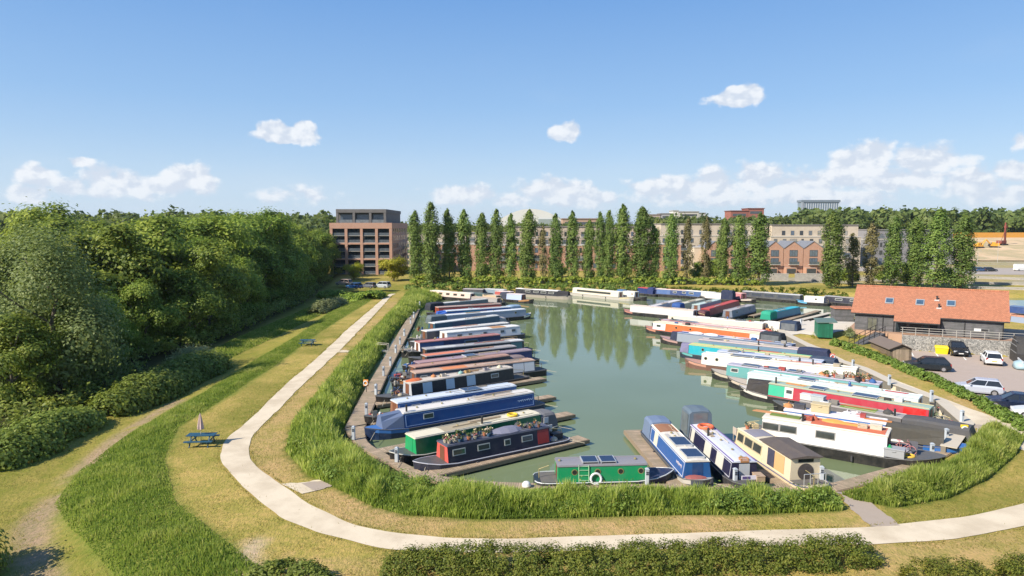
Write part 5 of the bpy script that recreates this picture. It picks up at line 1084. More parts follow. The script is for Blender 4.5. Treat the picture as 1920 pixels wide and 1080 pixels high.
# odds and ends on fore decks and sterns of both rows
kinds = ['box','bag','bottle','crate','bike','chair','pot0','pot3','tarp']; words = dict(box='storage box', bag='sack', bottle='gas bottle', crate='crate', bike='bicycle', chair='garden chair', pot0='flower pot', pot3='flower pot', tarp='tarpaulin')
cols_ = [((.03,.03,.035),'black'),((.6,.58,.55),'white'),((.35,.05,.04),'red'),((.3,.28,.25),'grey'),((.03,.10,.28),'blue'),((.42,.36,.26),'tan'),((.50,.20,.06),'orange')]
def short(l): return l.split(',')[0]
for key, nm in [('royal blue narrowboat with white lined','royal blue'),('pale blue narrowboat with bluish','pale blue'),('black narrowboat with pale blue','black shuttered'),('brown roofed','brown roofed'),('dusty pink-brown','pink-brown roofed'),('purple-grey roof','purple-grey roofed'),('orange-red front','orange-red roofed'),('navy narrowboat with dull red','dull red roofed'),('white wide-beam boat with square','square-windowed white'),('under a timber frame','thin white roofed'),('dark teal narrowboat','dark teal')]:
    k = bi(key); B = ALLB[k]
    for q in range(2 if nm == 'royal blue' else 5):
        kd = rr.choice(kinds); c, cw = rr.choice(cols_); Lc = B['x1']-B['x0']
        p, rz = onboat(k, -rr.uniform(.6, 2.2)/Lc, rr.uniform(-.55,.55), B['hz']+.12)
        w_ = words[kd] if kd.startswith('pot') else cw+' '+words[kd]; art = 'an' if w_[0] in 'aeiou' else 'a'
        drop(kd, p, rz+rr.uniform(-.6,.6), f'{w_} on the fore deck of the {nm} boat', words[kd], 'odds and ends on the fore decks', c, .8)
for key, nm in [('second in the right row','second right-hand'),('bright orange','orange'),('grey sided narrowboat with a dark navy','navy roofed'),('grey-brown roof','grey-brown roofed'),('pale slate-blue','slate-blue roofed'),('black portholes and a rusty','rusty-bowed white'),('crammed with','solar panel'),('pale aqua','pale aqua'),('long crimson','crimson'),('blue narrowboat with white framed','white framed blue')]:
    k = bi(key); Lc = ALLB[k]['x1']-ALLB[k]['x0']
    for q in range(4):
        kd = rr.choice(kinds); c, cw = rr.choice(cols_); p, rz = onboat(k, 1+rr.uniform(.3, 1.4)/Lc, rr.uniform(-.6,.6), .68)
        w_ = words[kd] if kd.startswith('pot') else cw+' '+words[kd]; art = 'an' if w_[0] in 'aeiou' else 'a'
        drop(kd, p, rz+rr.uniform(-.8,.8), f'{w_} at the quay end of the {nm} boat', words[kd], 'odds and ends at the quay ends of the boats', c, .85)
    for q in range(3):
        kd = rr.choice(['bag','crate','planks','bottle','box']); c, cw = rr.choice(cols_); p, rz = onboat(k, rr.uniform(.15,.95), rr.uniform(-.35,.35))
        drop(kd, p, rz, f'{cw} {words.get(kd, "plank bundle")} on the roof of the {nm} boat', words.get(kd, 'planks'), 'odds and ends on the right-hand boat roofs', c, .75)
k = bi('crammed with solar panels'); 
for q in range(14):
    p, rz = onboat(k, .64+.34*q/14, rr.uniform(-.6,.6)); kd = rr.choice(['pot0','pot1','pot5','crate','bag']); c, cw = rr.choice(cols_)
    drop(kd, p, rr.random()*6, f'{"flower pot" if kd[:3] == "pot" else cw+" "+words[kd]} on the roof of the solar panel boat with plants', words.get(kd, 'flower pot'), 'plants and crates on the solar panel boat', c, 1.2)
k = bi('large white wide-beam with black hull')
for f, y, kd, c, lab, cat, s in [(.02,-.3,'planks',(.45,.22,.10),'brown planks at the left end of the white wide-beam\'s roof','planks',1.0),(.17,.1,'turf',(.13,.19,.03),'green mat on the roof of the white wide-beam','mat',.95),(.36,.2,'crate',(.35,.07,.04),'dark red crate on the white wide-beam\'s roof','crate',1.1),(.40,-.2,'bag',(.45,.12,.06),'rusty sack on the white wide-beam\'s roof','sack',1.1),(.57,-.3,'tarp',(.70,.28,.06),'orange tarpaulin on the white wide-beam\'s roof','tarpaulin',.9),(.66,-.2,'planks',(.62,.34,.08),'orange planks on the white wide-beam\'s roof','planks',.9),(.80,.1,'crate',(.5,.42,.3),'tan crate on the white wide-beam\'s roof','crate',1.0),(.9,-.1,'box',(.55,.5,.4),'cream box by the right end of the white wide-beam\'s roof','box',.9)]:
    p, rz = onboat(k, f, y); drop(kd, p, rz, lab, cat, None, c, s)
for f, y, kd, c, lab, cat, s in [(1.055,1.0,'box',(.32,.33,.35),'grey box on the fore deck of the white wide-beam','box',1.5),(1.02,1.1,'bottle',(.02,.33,.10),'green tub beside the white wide-beam\'s cabin end','tub',1.2),(1.10,.2,'bike',(.5,.2,.2),'bicycle on the fore deck of the white wide-beam','bicycle',1.0),(1.15,.6,'ring',(.7,.45,.05),'yellow ring on the bow of the white wide-beam','ring',1.1),(1.13,-.3,'bag',(.25,.25,.3),'grey sack on the bow of the white wide-beam','sack',1.2),(1.08,-.6,'planks',(.4,.3,.18),'planks on the fore deck of the white wide-beam','planks',.8),(1.05,-.9,'crate',(.4,.13,.06),'rusty crate on the fore deck of the white wide-beam','crate',1.0),(1.18,.1,'chair',(.1,.1,.12),'dark chair on the bow of the white wide-beam','chair',1.)]:
    p, rz = onboat(k, f, y, .78); drop(kd, p, rz, lab, cat, None, c, s)
k = bi('low dark work boat')
for q, (f, kd, c, lab, cat, s) in enumerate([(.05,'box',(.6,.58,.55),'white box on the low work boat, nearest its left end','box',1.2),(.12,'bag',(.55,.26,.10),'orange sack on the low work boat','sack',1.3),(.17,'box',(.42,.45,.46),'grey-white box on the low work boat','box',1.3),(.24,'ring',(.6,.62,.65),'white ring on the low work boat','ring',1.2),(.33,'crate',(.2,.19,.17),'dark crate on the low work boat','crate',1.2),(-.05,'planks',(.5,.42,.25),'pale planks on the bow of the low work boat','planks',1.),(.86,'bag',(.05,.05,.05),'black sack before the grey cover of the low work boat','sack',1.2)]):
    p, rz = onboat(k, f, .2, 1.46 if f > 0 else .7); drop(kd, p, rz, lab, cat, None, c, s)
k = bi('blue narrowboat with white framed windows')
for q, (f, kd, c, lab, cat, s) in enumerate([(.02,'bag',(.45,.2,.07),'orange-brown sack at the left end of the white framed blue boat','sack',1.2),(.14,'box',(.05,.05,.06),'black box on the roof of the white framed blue boat','box',1.0),(.36,'box',(.52,.42,.24),'tan box on the roof of the white framed blue boat','box',1.6),(.62,'bag',(.62,.58,.6),'white sack on the roof of the white framed blue boat','sack',1.2),(.70,'crate',(.6,.57,.6),'white crate on the roof of the white framed blue boat','crate',1.2)]):
    p, rz = onboat(k, f, -.1); drop(kd, p, rz, lab, cat, None, c, s)
k = bi('navy narrowboat with lilac-white roof'); p, rz = onboat(k, .13, .0); drop('ring', p, rz, 'orange-red life ring on the lilac-white roof of the end-on navy boat', 'life ring', None, (.72,.14,.05), 1.5)
p, rz = onboat(k, .985, 0, 1.72); drop('crate', p, rz+1.57, 'brown wooden crate over the front door of the end-on navy boat', 'crate', None, (.45,.2,.06), .9)
p, rz = onboat(k, 1.09, -.6, .86); drop('box', p, rz, 'tan box on the fore deck of the end-on navy boat', 'box', None, (.4,.28,.18), .9)
k = bi('royal blue and white narrowboat'); p, rz = onboat(k, 1.04, .2, .82); drop('tarp', p, rz+1.5, 'red and black bundle on the bow of the end-on royal blue boat', 'bundle', None, (.28,.08,.07), .7)
k = bi('cream cabin cruiser')
for f, y, kd, c, lab, cat in [(-.08,.2,'box',(.05,.05,.06),'black box at the far end of the cream cruiser','box'),(-.05,-.5,'bag',(.55,.4,.22),'tan sack at the far end of the cream cruiser','sack'),(-.10,.6,'chair',(.5,.42,.35),'pale chair at the far end of the cream cruiser','chair'),(.04,-.3,'crate',(.5,.4,.22),'yellowish crate on the far roof end of the cream cruiser','crate'),(.10,.3,'pot0',None,'flower pot on the roof of the cream cruiser','flower pot')]:
    p, rz = onboat(k, f, y, None if f > 0 else .74); drop(kd, p, rz, lab, cat, None, c, 1.1)
k = bi('grey sided narrowboat with a dark navy roof')
for f in (.16,.3): p, rz = onboat(k, f, .1); drop('tarp', p, rz, 'white tarpaulin bundle on the navy roof of the grey sided boat', 'tarpaulin', 'white bundles on the navy roof', (.6,.58,.58), 1.1)
p = g(1117,908,.46); o = drop('ring', p+Vector((0,0,.34)), 0, 'white tyre-like ring standing on the pontoon against the short green boat', 'ring', None, (.66,.66,.66), 1.0); o.rotation_euler = (1.35,0,.1)
p = g(987,913,.46); b = MB(); b.dome((0,0,.16), .26, .26, .2, 10, 4); b.loft([[(.26*math.cos(a), .26*math.sin(a), z) for a in [math.pi*.2*i for i in range(10)]] for z in (0,.16)]); o = b.build('mooring_buoy', paint((.7,.69,.66), .5), smooth=True); o.location = p; tag(o, 'white mooring buoy on the pontoon left of the short green boat', 'buoy')
ld = empty('ladder', g(1095,909,.46), .0, 'pale green ladder leaning on the short green narrowboat', 'ladder')
for s in (-.3,.3): b = MB(); b.tube((s,0,0), (s,.18,1.15), .03); b.build('rail', paint((.30,.5,.3), .5), ld)
for z in (.25,.55,.85,1.08): b = MB(); b.tube((-.3,.16*z,z), (.3,.16*z,z), .022); b.build('rung', paint((.30,.5,.3), .5), ld)
# lettering that cannot be made out from here is kept as strokes on its boat
def scribble(i, f, c, n=7, h=.28, w_=1.5, label='name_lettering'):
    B = ALLB[i]; b = MB(); x = B['fr'](f); s = B['near']; yy = lambda z: s*(B['yt']+(B['yt']*1.145-B['yt'])*(B['zr']-z)/(B['zr']-B['hz'])+.03); r = random.Random(4); zc = B['hz']+.62; d = -1 if s > 0 else 1
    px_ = None
    for q in range(n*3+1):
        a = x-d*w_/2*-1 if False else x+d*(-w_/2+w_*q/(n*3)); z = zc+h*.5*math.sin(q*2.1+.4)*r.uniform(.4,1.); p = (a, yy(z), z)
        if px_: b.tube(px_, p, .022, n=4)
        px_ = p
    b.build(label, paint(c, .5), B['root'])
scribble(bi('long royal blue narrowboat'), .92, (.45,.55,.70))
scribble(bi('navy narrowboat with dull red'), .66, (.30,.45,.60), 6, .2, 1.3)
scribble(bi('royal blue and white narrowboat'), .86, (.7,.6,.6), 6, .3, 1.1)
# ------------------------------------------------------------------ cars
def car(label, loc, rz, c, kind='hatch', group='parked cars', plate=None, detail=True):
    L, Wd, Hh = dict(hatch=(4.1,1.76,1.48), suv=(4.5,1.85,1.66), estate=(4.6,1.82,1.50), van=(5.4,2.0,2.4), saloon=(4.5,1.8,1.43))[kind]
    root = empty('parked_car' if kind != 'van' else 'parked_van', loc, rz, label, 'car' if kind != 'van' else 'van', group); w = Wd/2; M = paint(c, .28, .06); x0, x1 = -L/2, L/2; belt = Hh*.62
    def ring(x, wd, z0, z1): return [(x,-wd*.94,z0),(x,-wd,z0+.14),(x,-wd,z1-.16),(x,-wd*.86,z1),(x,wd*.86,z1),(x,wd,z1-.16),(x,wd,z0+.14),(x,wd*.94,z0)]
    hood = belt*.92 if kind != 'van' else belt
    b = MB(); b.loft([ring(x0,w*.84,.36,belt*.82), ring(x0+.12,w*.95,.26,belt*.97), ring(x0+.6,w,.2,belt+.01), ring(0,w,.19,belt+.01), ring(x1-1.25,w,.2,belt), ring(x1-.55,w*.97,.22,hood*.93), ring(x1-.15,w*.90,.26,hood*.82), ring(x1,w*.76,.34,hood*.66)]); b.build('body', M, root, smooth=False, bevel=.03)
    rb, rf_ = dict(hatch=(x0+.12,x1-1.15), suv=(x0+.1,x1-1.2), estate=(x0+.1,x1-1.3), van=(x0+.02,x1-.55), saloon=(x0+.75,x1-1.35))[kind]
    tb, tf = rb+(.32 if kind in ('hatch','suv') else .5 if kind == 'estate' else .05 if kind == 'van' else .75), rf_-(.75 if kind != 'van' else .5)
    gl = MB(); bt = belt-.01; tz = Hh-.06
    gl.loft([[(rb,-w*.86,bt),(rf_,-w*.86,bt),(rf_,w*.86,bt),(rb,w*.86,bt)], [(tb,-w*.70,tz),(tf,-w*.70,tz),(tf,w*.70,tz),(tb,w*.70,tz)]]); gl.build('windows', glass((.02,.024,.03), .05) if kind != 'van' else M, root)
    rf = MB(); rf.loft([[(tb-.05,-w*.73,tz-.02),(tf+.06,-w*.73,tz-.02),(tf+.06,w*.73,tz-.02),(tb-.05,w*.73,tz-.02)], [(tb+.1,-w*.62,Hh),(tf-.1,-w*.62,Hh),(tf-.1,w*.62,Hh),(tb+.1,w*.62,Hh)]]); rf.build('roof', M, root)
    for x, k in ((rb,tb),(rf_,tf)):
        for s in (-1, 1): q = MB(); q.tube((x, s*w*.865, bt), (k, s*w*.71, tz), .045, n=4); q.build('pillar', M, root)
    for s in (-1, 1):
        q = MB(); xm = (rb+rf_)/2; q.tube((xm, s*w*.87, bt), ((tb+tf)/2, s*w*.71, tz), .04, n=4); q.build('pillar', M, root)
        q = MB(); q.cbox((rf_-.25, s*(w+.07), belt-.02), .12, .16, .13); q.build('wing_mirror', M, root)
    for x in (x0+.78, x1-.82):
        for s in (-1, 1):
            q = MB(); q.tube((x, s*(w-.19), .31), (x, s*(w+.012), .31), .31, n=16); t_ = q.build('wheel', paint((.015,.015,.016), .8), root)
            q = MB(); q.tube((x, s*(w-.05), .31), (x, s*(w+.022), .31), .19, n=12); q.build('rim', paint((.4,.4,.42), .35, metal=.6), t_)
    for s in (-1, 1):
        q = MB(); q.cbox((x1-.13, s*w*.62, hood*.66), .16, .34, .13, -s*.3); q.build('headlight', paint((.65,.67,.70), .15), root)
        q = MB(); q.cbox((x0+.09, s*w*.80, belt*.72), .12, .2, .24); q.build('tail_light', paint((.30,.01,.01), .25), root)
    q = MB(); q.box(x1-.02,x1+.012,-.26,.26,.40,.51); q.build('number_plate', paint((.7,.7,.68), .5), root)
    q = MB(); q.box(x0-.012,x0+.02,-.26,.26,.50,.61); q.build('number_plate', paint((.72,.42,.05), .5), root)
    return root
ga = lambda x, y, z=0.0: g(x, y, z)
toW = math.atan2(WN.y, WN.x)
car('black car nose-out by the yellow bin at the gabion wall', ga(1793,664), toW+math.pi+.10, (.012,.013,.016), 'suv')
car('white hatchback parked nose-in at the gabion wall', ga(1858,681), toW+.0, (.66,.67,.68), 'hatch')
car('dark green-black estate car behind the hedge near the timber shed', ga(1737,693), math.pi-.42, (.010,.016,.022), 'estate')
car('silver-blue hatchback half hidden behind the hedge', ga(1832,737), math.pi-.50, (.40,.43,.50), 'hatch')
car('dark blue car behind the hedge at the right edge', ga(1900,765), math.pi-.5, (.010,.018,.045), 'saloon')
car('white car cut off by the right edge behind the hedge', ga(1952,785), math.pi-.5, (.6,.62,.65), 'hatch')
# upturned dinghy and the dark round-topped store at the end of the wall
dg = empty('dinghy', ga(1906,690)+Vector((.4,0,0)), 1.1, 'pale blue and white upturned dinghy by the end of the gabion wall', 'dinghy')
b = MB(); b.loft([[(x,-.75*k,.1),(x,-.6*k,.55*k+.15),(x,0,.8*k+.15),(x,.6*k,.55*k+.15),(x,.75*k,.1)] for x, k in ((-1.5,.75),(-.7,1),(.4,.95),(1.2,.6),(1.7,.08))]); b.build('hull', paint((.35,.50,.56), .4), dg, smooth=True)
b = MB(); b.box(-1.4,1.5,-.04,.04,.78,.98); b.build('keel', paint((.6,.6,.6), .5), dg)
rs = empty('store_shelter', ga(1938,680), -.45, 'dark round-topped store at the right end of the gabion wall', 'store')
b = MB(); n_ = 10; b.loft([[(x, -2+4*i/n_, 1.2+1.9*math.sin(math.pi*i/n_)) for i in range(n_+1)]+[(x,2,0),(x,-2,0)] for x in (-2,2.5)]); b.build('shell', paint((.035,.033,.032), .7, .3), rs)
for z in (1.2,2.0,2.6): b = MB(); b.box(-2.05,-2.01,-1.5,1.5,z,z+.06); b.build('band', paint((.3,.3,.3), .5), rs)
# ------------------------------------------------------------------ marina building and its terrace
M_clad = wood((.128,.124,.130), .18, 2, .7); M_dark = paint((.03,.03,.033), .6, .3)
def tile_mat(c):
    m, t, p = base_mat('roof_tiles'); oc = t.new('ShaderNodeTexCoord').outputs['Object']; s = t.new('ShaderNodeSeparateXYZ'); t.put(s.inputs[0], oc)
    bk = t.new('ShaderNodeTexBrick'); t.put(bk.inputs['Vector'], t.comb(s.outputs[0], t.math('MULTIPLY', s.outputs[1], 1.19), 0)); bk.inputs['Scale'].default_value = 1.0; bk.inputs['Brick Width'].default_value = .22; bk.inputs['Row Height'].default_value = .2; bk.inputs['Mortar Size'].default_value = .012
    bk.inputs['Color1'].default_value = tuple(x*1.12 for x in c)+(1,); bk.inputs['Color2'].default_value = tuple(x*.82 for x in c)+(1,); bk.inputs['Mortar'].default_value = tuple(x*.45 for x in c)+(1,)
    n1 = t.noise(oc, .8, 5, .6); t.put(p.inputs['Base Color'], t.mix(t.ramp(n1, .4, .7, 0, .25), bk.outputs[0], tuple(x*y for x, y in zip(c, (.72,.85,.9))))); p.inputs['Roughness'].default_value = .85
    b = t.new('ShaderNodeBump'); b.inputs['Distance'].default_value = .02; t.put(b.inputs['Height'], t.math('FRACT', t.math('MULTIPLY', s.outputs[1], 5.95))); t.l.new(b.outputs[0], p.inputs['Normal']); return m
M_tile = tile_mat((.42,.168,.092))
brz = math.atan2(BU.y, BU.x); BLn = (B_R-B_L).length; TZ = 1.95
mb_ = empty('marina_building', (B_L.x, B_L.y, TZ), brz, 'low dark timber marina building with a big terracotta tiled roof', 'building')
D_, EH, RH = 10.4, 2.4, 5.5; x0m, x1m = 4.75, 9.95      # the porch bay
b = MB(); b.loft([[(x,.0,-.3),(x,.0,EH),(x,D_/2,RH-.25),(x,D_,EH),(x,D_,-.3)] for x in (0,BLn)]); b.build('wall', M_clad, mb_)
b = MB(); sl = (RH-EH)/(D_/2); ov = .32; fw = 1.15
def slab(xa, xb, y0, y1, z0, z1, th=.14): b.add([(xa,y0,z0),(xb,y0,z0),(xb,y1,z1),(xa,y1,z1),(xa,y0,z0-th),(xb,y0,z0-th),(xb,y1,z1-th),(xa,y1,z1-th)], [(0,1,2,3),(7,6,5,4),(4,5,1,0),(5,6,2,1),(6,7,3,2),(7,4,0,3)])
slab(-.5, BLn+.55, -ov, D_/2, EH+.14-ov*sl, RH+.14); slab(-.5, BLn+.55, D_+ov, D_/2, EH+.14-ov*sl, RH+.14)
slab(x0m, x1m, -ov-fw, -ov, EH+.14-(ov+fw)*sl, EH+.14-ov*sl)
rfm = b.build('roof', M_tile, mb_)
b = MB(); b.tube((-.5,D_/2,RH+.16), (BLn+.55,D_/2,RH+.16), .12, n=8); b.build('ridge_tiles', M_tile, rfm)
b = MB()
for xa, xb, y in ((-.5,x0m,-ov),(x1m,BLn+.55,-ov),(x0m,x1m,-ov-fw)): b.box(xa, xb, y-.10, y-.005, EH-.02+(y)*sl, EH+.12+y*sl)
b.build('gutter', M_dark, mb_)
for x in (3.4, x0m-.05, x1m+.1, 12.6, BLn-.1): b = MB(); b.tube((x,-.07,-.2), (x,-.07,EH-.15), .05); b.build('downpipe', M_dark, mb_)
def sky_l(x, y):
    z = EH+.14+y*sl; q = MB(); th = .09
    q.add([(x-.5,y-.55,z-.55*sl),(x+.5,y-.55,z-.55*sl),(x+.5,y+.55,z+.55*sl),(x-.5,y+.55,z+.55*sl)]+[(x-.5,y-.55-.05,z-.55*sl+th),(x+.5,y-.55-.05,z-.55*sl+th),(x+.5,y+.55-.05,z+.55*sl+th),(x-.5,y+.55-.05,z+.55*sl+th)], [(3,2,1,0),(4,5,6,7),(0,1,5,4),(1,2,6,5),(2,3,7,6),(3,0,4,7)]); o = q.build('skylight', paint((.30,.32,.34), .4), mb_)
    q = MB(); e = th+.012; k = .40; q.add([(x-k,y-k-.06,z-k*sl+e),(x+k,y-k-.06,z-k*sl+e),(x+k,y+k-.06,z+k*sl+e),(x-k,y+k-.06,z+k*sl+e)], [(0,1,2,3)]); q.build('pane', glass((.05,.09,.14), .08), o)
sky_l(3.9,2.3); sky_l(7.5,2.3); sky_l(11.0,2.4)
for x, y in ((9.4,3.0),(9.7,1.5)):
    z = EH+.14+y*sl; q = MB(); q.tube((x,y,z-.1), (x,y,z+.42), .10, n=8); q.tube((x,y,z+.425), (x,y,z+.52), .15, n=8); q.build('flue', M_dark, mb_)
    q = MB(); q.box(x-.28,x+.28,y-.30,y+.0,z-.16+.02,z+.03); q.build('flashing', paint((.55,.52,.50), .5), mb_)
def win(x0, x1, z0, z1, name='window', gc=(.03,.035,.035), fc=(.05,.05,.055), y=-.005, mull=()):
    q = MB(); q.box(x0,x1,y-.05,y,z0,z1); o = q.build(name, paint(fc, .5), mb_)
    xs_ = [x0+.06]+list(mull)+[x1-.06]
    for a, c in zip(xs_[:-1], xs_[1:]): q = MB(); q.box(a+.03,c-.03,y-.062,y-.045,z0+.06,z1-.06); q.build('pane', glass(gc), o)
win(1.55,2.75,.05,1.75, gc=(.13,.13,.10), mull=(2.15,)); win(x0m+.15,x0m+1.45,.05,1.95, gc=(.02,.03,.035), mull=(x0m+.8,)); win(x0m+1.7,x0m+3.2,.55,1.85); win(x0m+4.0,x1m-.2,.6,1.7)
win(x0m+3.3,x0m+3.9,.0,1.95, 'door', gc=(.03,.06,.08)); win(13.6,15.2,.85,1.25, fc=(.25,.25,.25), gc=(.05,.05,.05))
q = MB(); q.box(13.62,14.35,-.085,-.072,.88,1.22); q.build('blind', paint((.62,.62,.62), .6), mb_)
# terrace, gabion wall, railing
tp = [WBL+WN*.05, WBR+WN*.05, WBR+WU*9+WN*.05, B_R+BU*9+BN*12, B_L-BU*.8+BN*12, B_L-BU*.8-BN*.4]
b = MB(); b.prism([(p.x,p.y) for p in tp], -.4, TZ-.005); tag(b.build('terrace', paint((.42,.26,.17), .85, .3, scale=.8)), kind='structure')
def stone_mat():
    m, t, p = base_mat('gabion_stone'); oc = t.new('ShaderNodeTexCoord').outputs['Object']; v = t.new('ShaderNodeTexVoronoi'); v.inputs['Scale'].default_value = 6.5; t.put(v.inputs['Vector'], oc)
    v2 = t.new('ShaderNodeTexVoronoi', feature='DISTANCE_TO_EDGE'); v2.inputs['Scale'].default_value = 6.5; t.put(v2.inputs['Vector'], oc)
    sp = t.new('ShaderNodeSeparateXYZ'); t.put(sp.inputs[0], v.outputs['Color']); c = t.mix(sp.outputs[0], (.20,.20,.19), (.46,.44,.40)); gap = t.math('LESS_THAN', v2.outputs[0], .05)
    t.put(p.inputs['Base Color'], t.mix(gap, c, (.09,.085,.08))); p.inputs['Roughness'].default_value = .9
    b = t.new('ShaderNodeBump'); b.inputs['Distance'].default_value = .06; t.put(b.inputs['Height'], v2.outputs[0]); t.l.new(b.outputs[0], p.inputs['Normal']); return m
wrz = math.atan2(WU.y, WU.x); WLn = (WBR-WBL).length+1.0
gb = empty('gabion_wall', (WBL.x, WBL.y, 0), wrz, 'grey stone-filled gabion wall holding up the terrace', 'wall')
n_ = 6; st_ = WLn/n_; M_st = stone_mat()
for k in range(n_):
    for r_ in (0,1):
        q = MB(); q.box(k*st_+.01,(k+1)*st_-.01,-.25,.04,r_*.97+(-.2 if r_ == 0 else .01),r_*.97+.96); q.build('gabion', M_st, gb)
rl_ = empty('railing', (WBL.x, WBL.y, TZ), wrz, 'grey metal railing along the top of the gabion wall', 'railing'); M_rail = paint((.42,.40,.36), .5)
for z in (.35,.65,.95): q = MB(); q.box(-.2,WLn,-.03,.02,z,z+.05); q.build('rail', M_rail, rl_)
for k in range(10): x = .02+k*(WLn-.1)/9; q = MB(); q.box(x-.03,x+.03,-.085,-.035,0,1.0); q.build('post', M_rail, rl_)
for k in range(6):
    q = MB(); c = WBL-WU*(.4+.0)+WN*(.1+.30*k); q.cbox((c.x-WU.x*.8,c.y-WU.y*.8,-.3), 1.5, .32, .3+.30+.32*k, wrz); tag(q.build('step', paint((.45,.38,.30), .85)), f'{ordw[k]} stone step from the car park, left of the gabion wall', 'step', 'steps up to the terrace')
# black ramp with balustrade
p0, p1 = g(1600,650,.55), g(1651,624,TZ); d = p1-p0; L_ = Vector((d.x,d.y)).length; rzr = math.atan2(d.y, d.x)
rm = empty('ramp', (p0.x,p0.y,0), rzr, 'black timber ramp with balustrade climbing to the terrace', 'ramp')
q = MB(); q.loft([[(0,-.7,-.2),(0,-.7,.57),(0,.7,.57),(0,.7,-.2)],[(L_,-.7,-.2),(L_,-.7,TZ+.01),(L_,.7,TZ+.01),(L_,.7,-.2)]]); q.build('deck', paint((.075,.075,.08), .8), rm)
for s in (.66,-.66):
    for zo in (.45,.95): q = MB(); q.tube((0,s,.57+zo), (L_,s,TZ+zo), .035, n=4); q.build('handrail', M_dark, rm)
    for k in range(6): f = k/5; q = MB(); q.tube((L_*f*.98+.02,s,.5+(TZ-.57)*f), (L_*f*.98+.02,s,1.54+(TZ-.57)*f), .04, n=4); q.build('baluster', M_dark, rm)
# timber shed, yellow grit bin, green store, brick hut
sd = empty('garden_shed', g(1687,679,0), 1.45, 'brown timber shed with a felt roof beside the car park hedge', 'shed'); Ms = wood((.17,.125,.085), .14, 2)
q = MB(); q.loft([[(x,-1.2,0),(x,-1.2,1.6),(x,0,2.15),(x,1.2,1.6),(x,1.2,0)] for x in (-.2,5.6)]); q.build('wall', Ms, sd)
q = MB()
for s in (-1,1): q.loft([[(x,0,2.17),(x,s*1.45,1.52),(x,s*1.45,1.60),(x,0,2.27)] for x in (-.45,5.8)])
q.build('roof', paint((.15,.115,.095), .9, .4), sd)
q = MB(); q.box(-.225,-.202,-.9,.9,.05,1.55); q.build('door', wood((.38,.29,.20), .14, 1), sd)
yb_ = empty('grit_bin', ga(1765,663), wrz, 'bright yellow grit bin against the gabion wall', 'bin'); q = MB(); q.loft([[(-.62,-.35,0),(.62,-.35,0),(.62,.35,0),(-.62,.35,0)],[(-.72,-.42,.75),(.72,-.42,.75),(.72,.42,.85),(-.72,.42,.85)]]); q.build('tub', paint((.80,.58,.01), .5, .1), yb_)
q = MB(); q.loft([[(-.76,-.47,.752),(.76,-.47,.752),(.76,.47,.852),(-.76,.47,.852)],[(-.66,-.36,.95),(.66,-.36,.95),(.66,.36,1.02),(-.66,.36,1.02)]]); q.build('lid', paint((.80,.60,.02), .5, .1), yb_)
gs = empty('bin_store', g(1547,633,1.05), -.30, 'green metal store with a flat grey-green roof beside the quay', 'store'); Mg = wood((.012,.15,.085), .12, 0, .5)
q = MB(); q.box(0-.95,.95,0,.08,0,1.95); q.box(-.95,-.87,.082,3.6,0,1.95); q.box(-.869,.95,3.52,3.6,0,1.95); q.build('wall', Mg, gs)
q = MB(); q.box(.87,.95,.1,.2,0,1.95); q.box(.87,.95,1.8,1.9,0,1.95); q.build('post', Mg, gs)
q = MB(); q.loft([[(-1.1,-.15,1.96),(1.45,-.15,2.08),(1.45,3.8,2.18),(-1.1,3.8,2.06)],[(-1.1,-.15,2.06),(1.45,-.15,2.18),(1.45,3.8,2.28),(-1.1,3.8,2.16)]]); q.build('roof', paint((.10,.16,.14), .7), gs)
for k in range(3): q = MB(); q.box(-.5+.0,.3,.5+k*1.0,1.2+k*1.0,0.02,1.1); o_ = q.build('bin', paint((.03,.03,.03), .6), gs, bevel=.04)
hb_ = empty('brick_hut', g(1583,604,.8), -.2, 'small grey hut with a terracotta top behind the green store', 'hut')
q = MB(); q.box(-1.45,1.45,0,2.6,0,2.1); q.build('wall', wood((.13,.125,.13), .2, 2), hb_); q = MB(); q.loft([[(-1.6,-.15,2.1),(1.6,-.15,2.1),(1.6,2.75,2.1),(-1.6,2.75,2.1)],[(-1.5,-.05,2.3),(1.5,-.05,2.3),(1.5,2.65,2.3),(-1.5,2.65,2.3)]]); q.build('roof', M_tile, hb_)
q = MB(); q.box(1.452,1.48,.6,1.5,.02,1.9); q.build('door', M_dark, hb_)
# ------------------------------------------------------------------ flats, houses, far buildings
M_brick = masonry((.56,.27,.16), (.46,.20,.12), (.42,.36,.30), 1.0, .24, .08); M_buff = masonry((.62,.51,.38), (.54,.45,.34), (.48,.43,.36), 1.0, .24, .08); M_grey = masonry((.15,.135,.13), (.12,.11,.105), (.2,.19,.18), 1.0, .3, .1)
M_slate = masonry((.20,.21,.24), (.16,.17,.19), (.1,.1,.11), 1.0, .4, .25); M_conc = paint((.48,.45,.40), .85, .25)
ab = empty('apartment_block', (-57.5, 216, .8), 0, 'tall red brick block of flats with deep balconies and a dark top storey', 'building'); W_, Hb, Dp = 19.6, 16.4, 32.0
q = MB(); q.box(.1,W_-.1,1.7,Dp,0,Hb-.3); q.build('wall', paint((.05,.045,.045), .8), ab)
q = MB(); q.box(W_-.098,W_,.9,Dp,0,Hb-.4); q.build('side_wall', M_brick, ab); q = MB(); q.box(0,.098,.9,Dp,0,Hb-.4); q.build('side_wall', M_brick, ab)
cx_ = [0,4.7,9.55,14.3,18.75]; 
for x in cx_: q = MB(); q.box(x,x+.85,0,.9,0,Hb-1.8); q.build('brick_pier', M_brick, ab)
q = MB(); q.box(-.05,W_+.05,-.03,Dp+.05,Hb-1.798,Hb); q.build('parapet', M_brick, ab)
for z in (4.7,9.6): q = MB(); q.box(.852,W_-.852,.05,.85,z,z+.5); q.build('brick_band', M_brick, ab)
